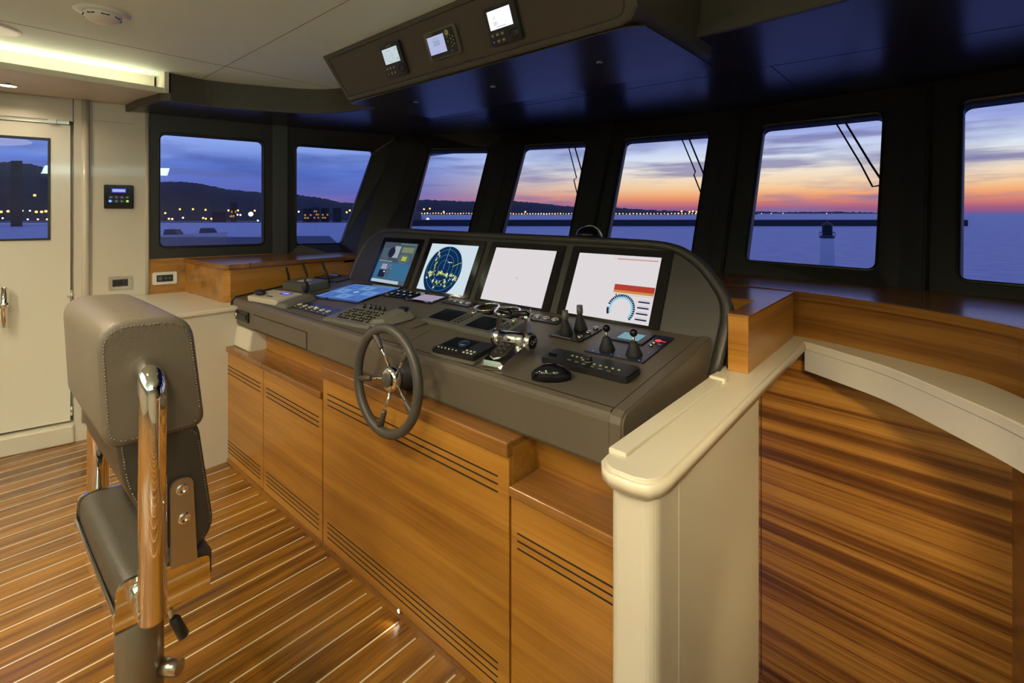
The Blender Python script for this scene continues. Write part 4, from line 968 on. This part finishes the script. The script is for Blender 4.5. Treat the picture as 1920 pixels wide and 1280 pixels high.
hp = rpoly([(.211, 1.254), (.398, 1.246), (.430, .956), (.226, .960)], [.062, .062, .035, .04], 7)
hd = cushion(hp, -1.945, -1.42, 'seatl', .014, 'headrest'); stitches(hp, -1.4200, .90, hd)
bp_ = rpoly([(.245, 1.00), (.416, .968), (.452, .69), (.425, .645), (.365, .628), (.262, .86)], [.03, .03, .03, .03, .04, .05], 5)
bk_ = cushion(bp_, -1.935, -1.43, 'seatd', .012, 'backrest'); stitches(bp_, -1.4296, .905, bk_)
sp_ = rpoly([(.252, .652), (.445, .640), (.445, .565), (.252, .565)], [.035, .02, .01, .012], 5)
cushion(sp_, -1.948, -1.426, 'seatd', .006, 'seat', puff=.05)
b = MB(L)
pl = rpoly([(.243, .545), (.248, .650), (.300, .650), (.436, .624), (.438, .536)], [.004, .03, .01, .012, .008], 4)
for x in (-1.426, -1.962): b.prism([(p.x, p.y) for p in pl], x, x+.010, 'chrome', mtx=PX)
b.box(-1.955, -1.42, .240, .248, .545, .585, 'chrome', .003); b.box(-1.955, -1.42, .245, .436, .535, .547, 'post')
b.build('seat_frame', ch)
for sx_, xx in ((1, -1.358), (-1, -1.992)):
    pts = [(xx, .302, .575), (xx, .302, 1.075)]+[(xx-sx_*.055*(1-math.cos(a)), .302, 1.075+.055*math.sin(a)) for a in [PI/2*k/6 for k in range(1, 7)]]+[(xx-sx_*.075, .302, 1.13)]
    t_ = MB(L).tube(pts, .0275, 'chrome', 28).build('frame_tube', ch)
    MB(L).cyl((xx+sx_*.012, .302, .592), (xx-sx_*.066, .302, .592), .030, m='chrome', n=28).build('tube_socket', t_)
b = MB(L); br = rpoly([(.352, .632), (.349, .845), (.398, .845), (.408, .625)], [.004, .024, .024, .004], 6)
b.prism([(p.x, p.y) for p in br], -1.421, -1.413, 'satin', mtx=PX); b.build('hinge_bracket', ch)
for y, z in ((.375, .818), (.379, .745)): MB(L @ Matrix.Translation((-1.413, y, z)) @ Matrix.Rotation(R(90), 4, 'Y')).lathe([(0, 0), (.014, 0), (.013, .004), (.007, .005), (.006, .002), (0, .002)], 'chrome', 24).build('bolt', ch)
MB(L).cyl((-1.66, .34, .02), (-1.66, .34, .535), .055, m='post', n=40).build('post', ch)
MB(L).box(-1.80, -1.52, .26, .42, .515, .536, 'post', .005).build('mounting_plate', ch)
MB(L @ Matrix.Translation((-1.66, .34, 0))).lathe([(0, 0), (.18, 0), (.18, .012), (.16, .02), (.07, .028), (.058, .05), (0, .05)], 'post', 44).build('floor_flange', ch)
b = MB(L); b.cyl((-1.44, .352, .53), (-1.425, .360, .497), .006, m='satin'); lv = b.build('adjuster', ch)
MB(L).tube([(-1.428, .359, .505), (-1.425, .362, .498), (-1.412, .378, .455), (-1.411, .379, .452)], [.007, .012, .0125, .009], 'black', 18).build('lever_knob', lv)
MB(L).cyl((-1.63, .38, .245), (-1.585, .415, .245), .022, .020, m='satin', n=24).build('clamp_knob', ch)

# ================================================================ OUTSIDE
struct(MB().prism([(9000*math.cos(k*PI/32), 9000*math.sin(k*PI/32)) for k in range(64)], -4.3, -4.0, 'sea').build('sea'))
rnd = random.Random(11)
def ridge(name, label, pts, d0, d1, m='hill'):
    P = []; 
    for (a, c) in zip(pts, pts[1:]):
        n = max(2, int(abs(c[0]-a[0])/4))
        for k in range(n): P.append((a[0]+(c[0]-a[0])*k/n, a[1]+(c[1]-a[1])*k/n))
    P.append(pts[-1]); rows = [[] for _ in range(5)]; dd = d1-d0
    for u, v in P:
        v += rnd.uniform(-1.0, 1.0)
        base = far(u, 399, d0); base.z = -4.5; topp = far(u, v, d1)
        rows[0].append(base); f1 = far(u, 399, d0+dd*.3); f1.z = -4.5+(topp.z+4.5)*.42; rows[1].append(f1)
        f2 = far(u, 399, d0+dd*.65); f2.z = -4.5+(topp.z+4.5)*.75; rows[2].append(f2); rows[3].append(topp)
        bb = far(u, 399, d1+dd); bb.z = -4.5; rows[4].append(bb)
    o = MB().rings(rows, m, cap=False, closed=False).build(name); return tag(o, label, 'hill')
ridge('hill', 'dark wooded hill above the harbour lights on the port side', [(-420, 330), (-100, 310), (20, 303), (60, 308), (110, 320), (200, 335), (300, 341), (340, 340), (380, 345), (420, 354), (493, 361), (556, 365), (600, 371), (640, 379), (690, 384), (740, 388), (790, 396)], 330, 520)
ridge('far_hill', 'low distant ridge beyond the lit bridge straight ahead', [(640, 385), (760, 376), (800, 374), (860, 377), (890, 378), (940, 375), (1000, 380), (1060, 386), (1100, 388), (1150, 388), (1200, 393), (1300, 396), (1380, 398), (1420, 399.5)], 1500, 2100)
ridge('headland', 'thin faint strip of land on the sea horizon', [(1330, 399), (1400, 396.5), (1480, 397.5), (1560, 397), (1640, 398), (1700, 399.5)], 3600, 4200)

def lamp_(u, v, d, r, m, label, group, first=[None, None]):
    key = m
    src = lamp_.src.get(m)
    if src is None:
        o = MB().ball((0, 0, 0), 1, m, sub=2).build('shore_lamp'); lamp_.src[m] = o
    else: o = src.copy(); C.objects.link(o)
    o.location = far(u, v, d); o.scale = (r, r, r); tag(o, label, 'street lamp', group); return o
lamp_.src = {}
G1 = 'street lamps along the port side quay'
cz = lambda l: [(280+a/4.364, 360+c/4.364) for a, c in l]
for i, (u, v) in enumerate(cz([(130, 172), (250, 140), (357, 140), (460, 145), (647, 150), (725, 150), (862, 152), (160, 218), (440, 212), (462, 218), (507, 218), (1277, 160), (1615, 165), (1640, 150)])):
    lamp_(u, v, 322, .62, 'amber', 'small amber street lamp glowing on the far quay below the wooded hill', G1)
for (u, v) in cz([(697, 170), (745, 187), (720, 185), (187, 220), (275, 210), (668, 198), (888, 233), (1222, 160)]):
    lamp_(u, v, 322, .6, 'whitel', 'small pale street lamp glowing on the far quay below the wooded hill', 'pale lamps along the port side quay')
for (u, v) in cz([(830, 180), (1310, 195)]): lamp_(u, v, 318, 1.5, 'whitel', 'big pale floodlight glowing among the quay lamps', 'floodlights on the quay')
for (u, v) in ((15, 396), (2, 397), (68, 397), (78, 397), (86, 396), (65, 366)): lamp_(u, v, 322, .8, 'amber', 'amber street lamp seen through the port door window', 'amber lamps through the door window')
for (u, v) in ((42, 395), (56, 395), (5, 409), (33, 411), (52, 411), (71, 411), (88, 411)): lamp_(u, v, 322, .55, 'whitel', 'pale street lamp seen through the port door window', 'pale lamps through the door window')
G3 = 'lamps strung along the distant shore road'
u = 765
while u < 1325:
    lamp_(u, 400.5+rnd.uniform(-.5, .5)-(u < 900)*.6, 1480, 1.7+rnd.uniform(-.3, .5), 'amber' if rnd.random() < .7 else 'whitel', 'tiny lamp in the string along the distant shore', G3); u += 5.2 if u < 1100 else 6.5
for (u, v) in ((780, 388), (795, 392), (806, 391), (832, 397), (985, 397), (1278, 396), (1293, 397), (1299, 396), (1306, 397)): lamp_(u, v, 1480, 2.6, 'amber', 'brighter amber lamp standing above the distant string', 'brighter lamps above the shore string')
lamp_(802, 411, 300, .9, 'whitel', 'single white light low on the breakwater ahead', 'white light on the breakwater')
for (u, v) in ((1428, 400), (1446, 400), (1468, 400), (1550, 400)): lamp_(u, v, 3500, 3.0, 'whitel', 'faint white light out on the starboard horizon', 'lights on the starboard horizon')

def building(u0, u1, v0, d, label, lit=0, dep=14):
    a, c = far(u0, 399, d), far(u1, 399, d); e = far(u1, 399, d+dep); g = far(u0, 399, d+dep); zt = far(u0, v0, d).z
    o = thing('waterfront_building', label, 'building', (a.x, a.y, -4)); Lb = Matrix.Translation((-a.x, -a.y, 4))
    MB(Lb).hull8([(p.x, p.y, z) for z in (-4.2, zt) for p in (a, c, e, g)], 'town').build('walls', o)
    nn = (V((a.x, a.y, 0))).normalized()*-.15
    rows = 3 if lit > 1 else 2
    for r_ in range(rows):
        for k in range(3):
            f0, f1 = .12+k*.29, .12+k*.29+.2; p, q = a.lerp(c, f0)+nn, a.lerp(c, f1)+nn; z = -4+(zt+4)*(.25+.24*r_); hh = (zt+4)*.13
            MB(Lb).poly([(p.x, p.y, z), (q.x, q.y, z), (q.x, q.y, z+hh), (p.x, p.y, z+hh)], 'litwin' if lit and (k+r_+lit) % 3 else 'glass').build('window', o)
    MB(Lb).hull8([(p.x, p.y, z) for z in (zt, zt+.8) for p in (a, c, e, g)], 'town').build('roof', o)
building(398, 424, 400, 305, 'low dull building left of the quay floodlight')
building(432, 444, 382, 305, 'narrow tower beside the quay floodlight', 1)
building(568, 586, 393, 306, 'leftmost waterfront building in the second port window', 1)
building(587, 599, 391, 300, 'amber lit waterfront building, brightest in the second port window', 2)
building(602, 617, 392, 306, 'dark waterfront building with few lit windows right of the brightest one', 1)
building(624, 640, 392, 306, 'dull waterfront building furthest right in the second port window')
building(20, 42, 305, 200, 'brown block seen through the port door window', 0, 20)
def slab(name, label, cat, uv, d0, d1, z, m, zb=-4.2):
    (a0, a1), (b0, b1) = uv
    P = [far(a0, 399, d0), far(a1, 399, d0), far(b1, 399, d1), far(b0, 399, d1)]
    return tag(MB().hull8([(p.x, p.y, z_) for z_ in (zb, z) for p in P], m).build(name), label, cat)
slab('quay', 'dark blue concrete quay below the first port window', 'quay', ((150, 520), (250, 500)), 40, 92, -3.0, 'quay')
slab('pier', 'short dark pier crossing the bottom of the second port window', 'pier', ((530, 640), (545, 618)), 66, 96, -3.0, 'quay')
slab('breakwater', 'long dark rubble breakwater lying across the harbour mouth', 'breakwater', ((700, 1815), (720, 1808)), 205, 216, -1.45, 'bluegrey')
slab('shore_strip', 'dark low shore between the quay lamps and the water', 'shore', ((-300, 760), (-300, 760)), 283, 296, -3.6, 'hill')
# boats
for u, d, ln, lab in ((330, 96, 60, 'pale moored motorboat on the left beside the quay'), (395, 104, 34, 'small pale moored boat right of the larger one')):
    p = far(u, 399, d); o = thing('moored_boat', lab, 'boat', (p.x, p.y, -4)); 
    MB(Matrix.Rotation(R(35), 4, 'Z')).rings([[(-3.2, -1.2, .0), (-3.2, 1.2, 0), (1.5, 1.1, 0), (3.4, 0, .2), (1.5, -1.1, 0)], [(-3.3, -1.4, 1.2), (-3.3, 1.4, 1.2), (1.6, 1.3, 1.3), (4, 0, 1.5), (1.6, -1.3, 1.3)]], 'beaconw', smooth=False).build('hull', o)
    MB(Matrix.Rotation(R(35), 4, 'Z')).hull8([(-2, -.9, 1.2), (1, -.9, 1.2), (1, .9, 1.2), (-2, .9, 1.2), (-1.8, -.7, 2.3), (.3, -.7, 2.3), (.3, .7, 2.3), (-1.8, .7, 2.3)], 'quay').build('cabin', o)
# harbour beacon
p = far(1551, 399, 26); o = thing('harbour_beacon', 'white harbour beacon tower with black lantern top', 'beacon', (p.x, p.y, -4))
MB().lathe([(0, 0), (.42, 0), (.31, 4.12), (.31, 4.18), (0, 4.18)], 'beaconw', 28).build('tower', o)
MB().lathe([(0, 4.18), (.34, 4.18), (.34, 4.26), (.26, 4.26), (.25, 4.36), (0, 4.36)], 'quay', 28).build('gallery', o)
MB().lathe([(0, 4.36), (.22, 4.36), (.24, 4.42), (.24, 4.80), (.27, 4.84), (.16, 4.95), (.08, 4.98), (.05, 5.06), (0, 5.08)], 'black', 24).build('lantern', o)
b = MB()
for k in range(8): a = k*PI/4; b.cyl((.36*math.cos(a), .36*math.sin(a), 4.22), (.36*math.cos(a), .36*math.sin(a), 4.48), .012, m='black', n=6)
b.tube([(.36*math.cos(k*PI/10), .36*math.sin(k*PI/10), 4.48) for k in range(20)], .014, 'black', 6, closed=True); b.build('railing', o)
# wipers
for lab, A1, B1 in (('windscreen wiper outside the fourth window from the port side', [(-2.323, 3.335, 2.078), (-2.166, 3.233, 1.776), (-2.181, 3.218, 1.759), (-2.127, 3.181, 1.652)], [(-2.278, 3.353, 2.08), (-2.139, 3.268, 1.823)]),
                    ('windscreen wiper outside the fifth window from the port side', [(-1.45, 3.511, 2.073), (-1.291, 3.391, 1.784), (-1.297, 3.379, 1.761), (-1.23, 3.327, 1.636)], [(-1.403, 3.521, 2.077), (-1.231, 3.388, 1.759)]),
                    ('windscreen wiper outside the window with the harbour beacon', [(-.51, 3.519, 2.085), (-.35, 3.359, 1.772), (-.291, 3.293, 1.642), (-.263, 3.294, 1.647)], [(-.464, 3.518, 2.085), (-.304, 3.356, 1.769), (-.258, 3.313, 1.685)])):
    a0 = V(A1[0]); o = thing('windscreen_wiper', lab, 'wiper', a0); Lw = Matrix.Translation(-a0)
    up = (V(A1[0])-V(A1[1])).normalized()*.12; up2 = (V(B1[0])-V(B1[1])).normalized()*.12
    MB(Lw).tube([V(A1[0])+up]+[V(p) for p in A1], .0045, 'black', 8).build('blade_arm', o)
    MB(Lw).tube([V(B1[0])+up2]+[V(p) for p in B1], .0055, 'black', 8).build('drive_arm', o)
    MB(Lw).box(*(lambda q: (q.x-.03, q.x+.07, q.y-.0, q.y+.04, q.z-.02, q.z+.03))(V(A1[0])+up), 'black', .005).build('motor_housing', o)
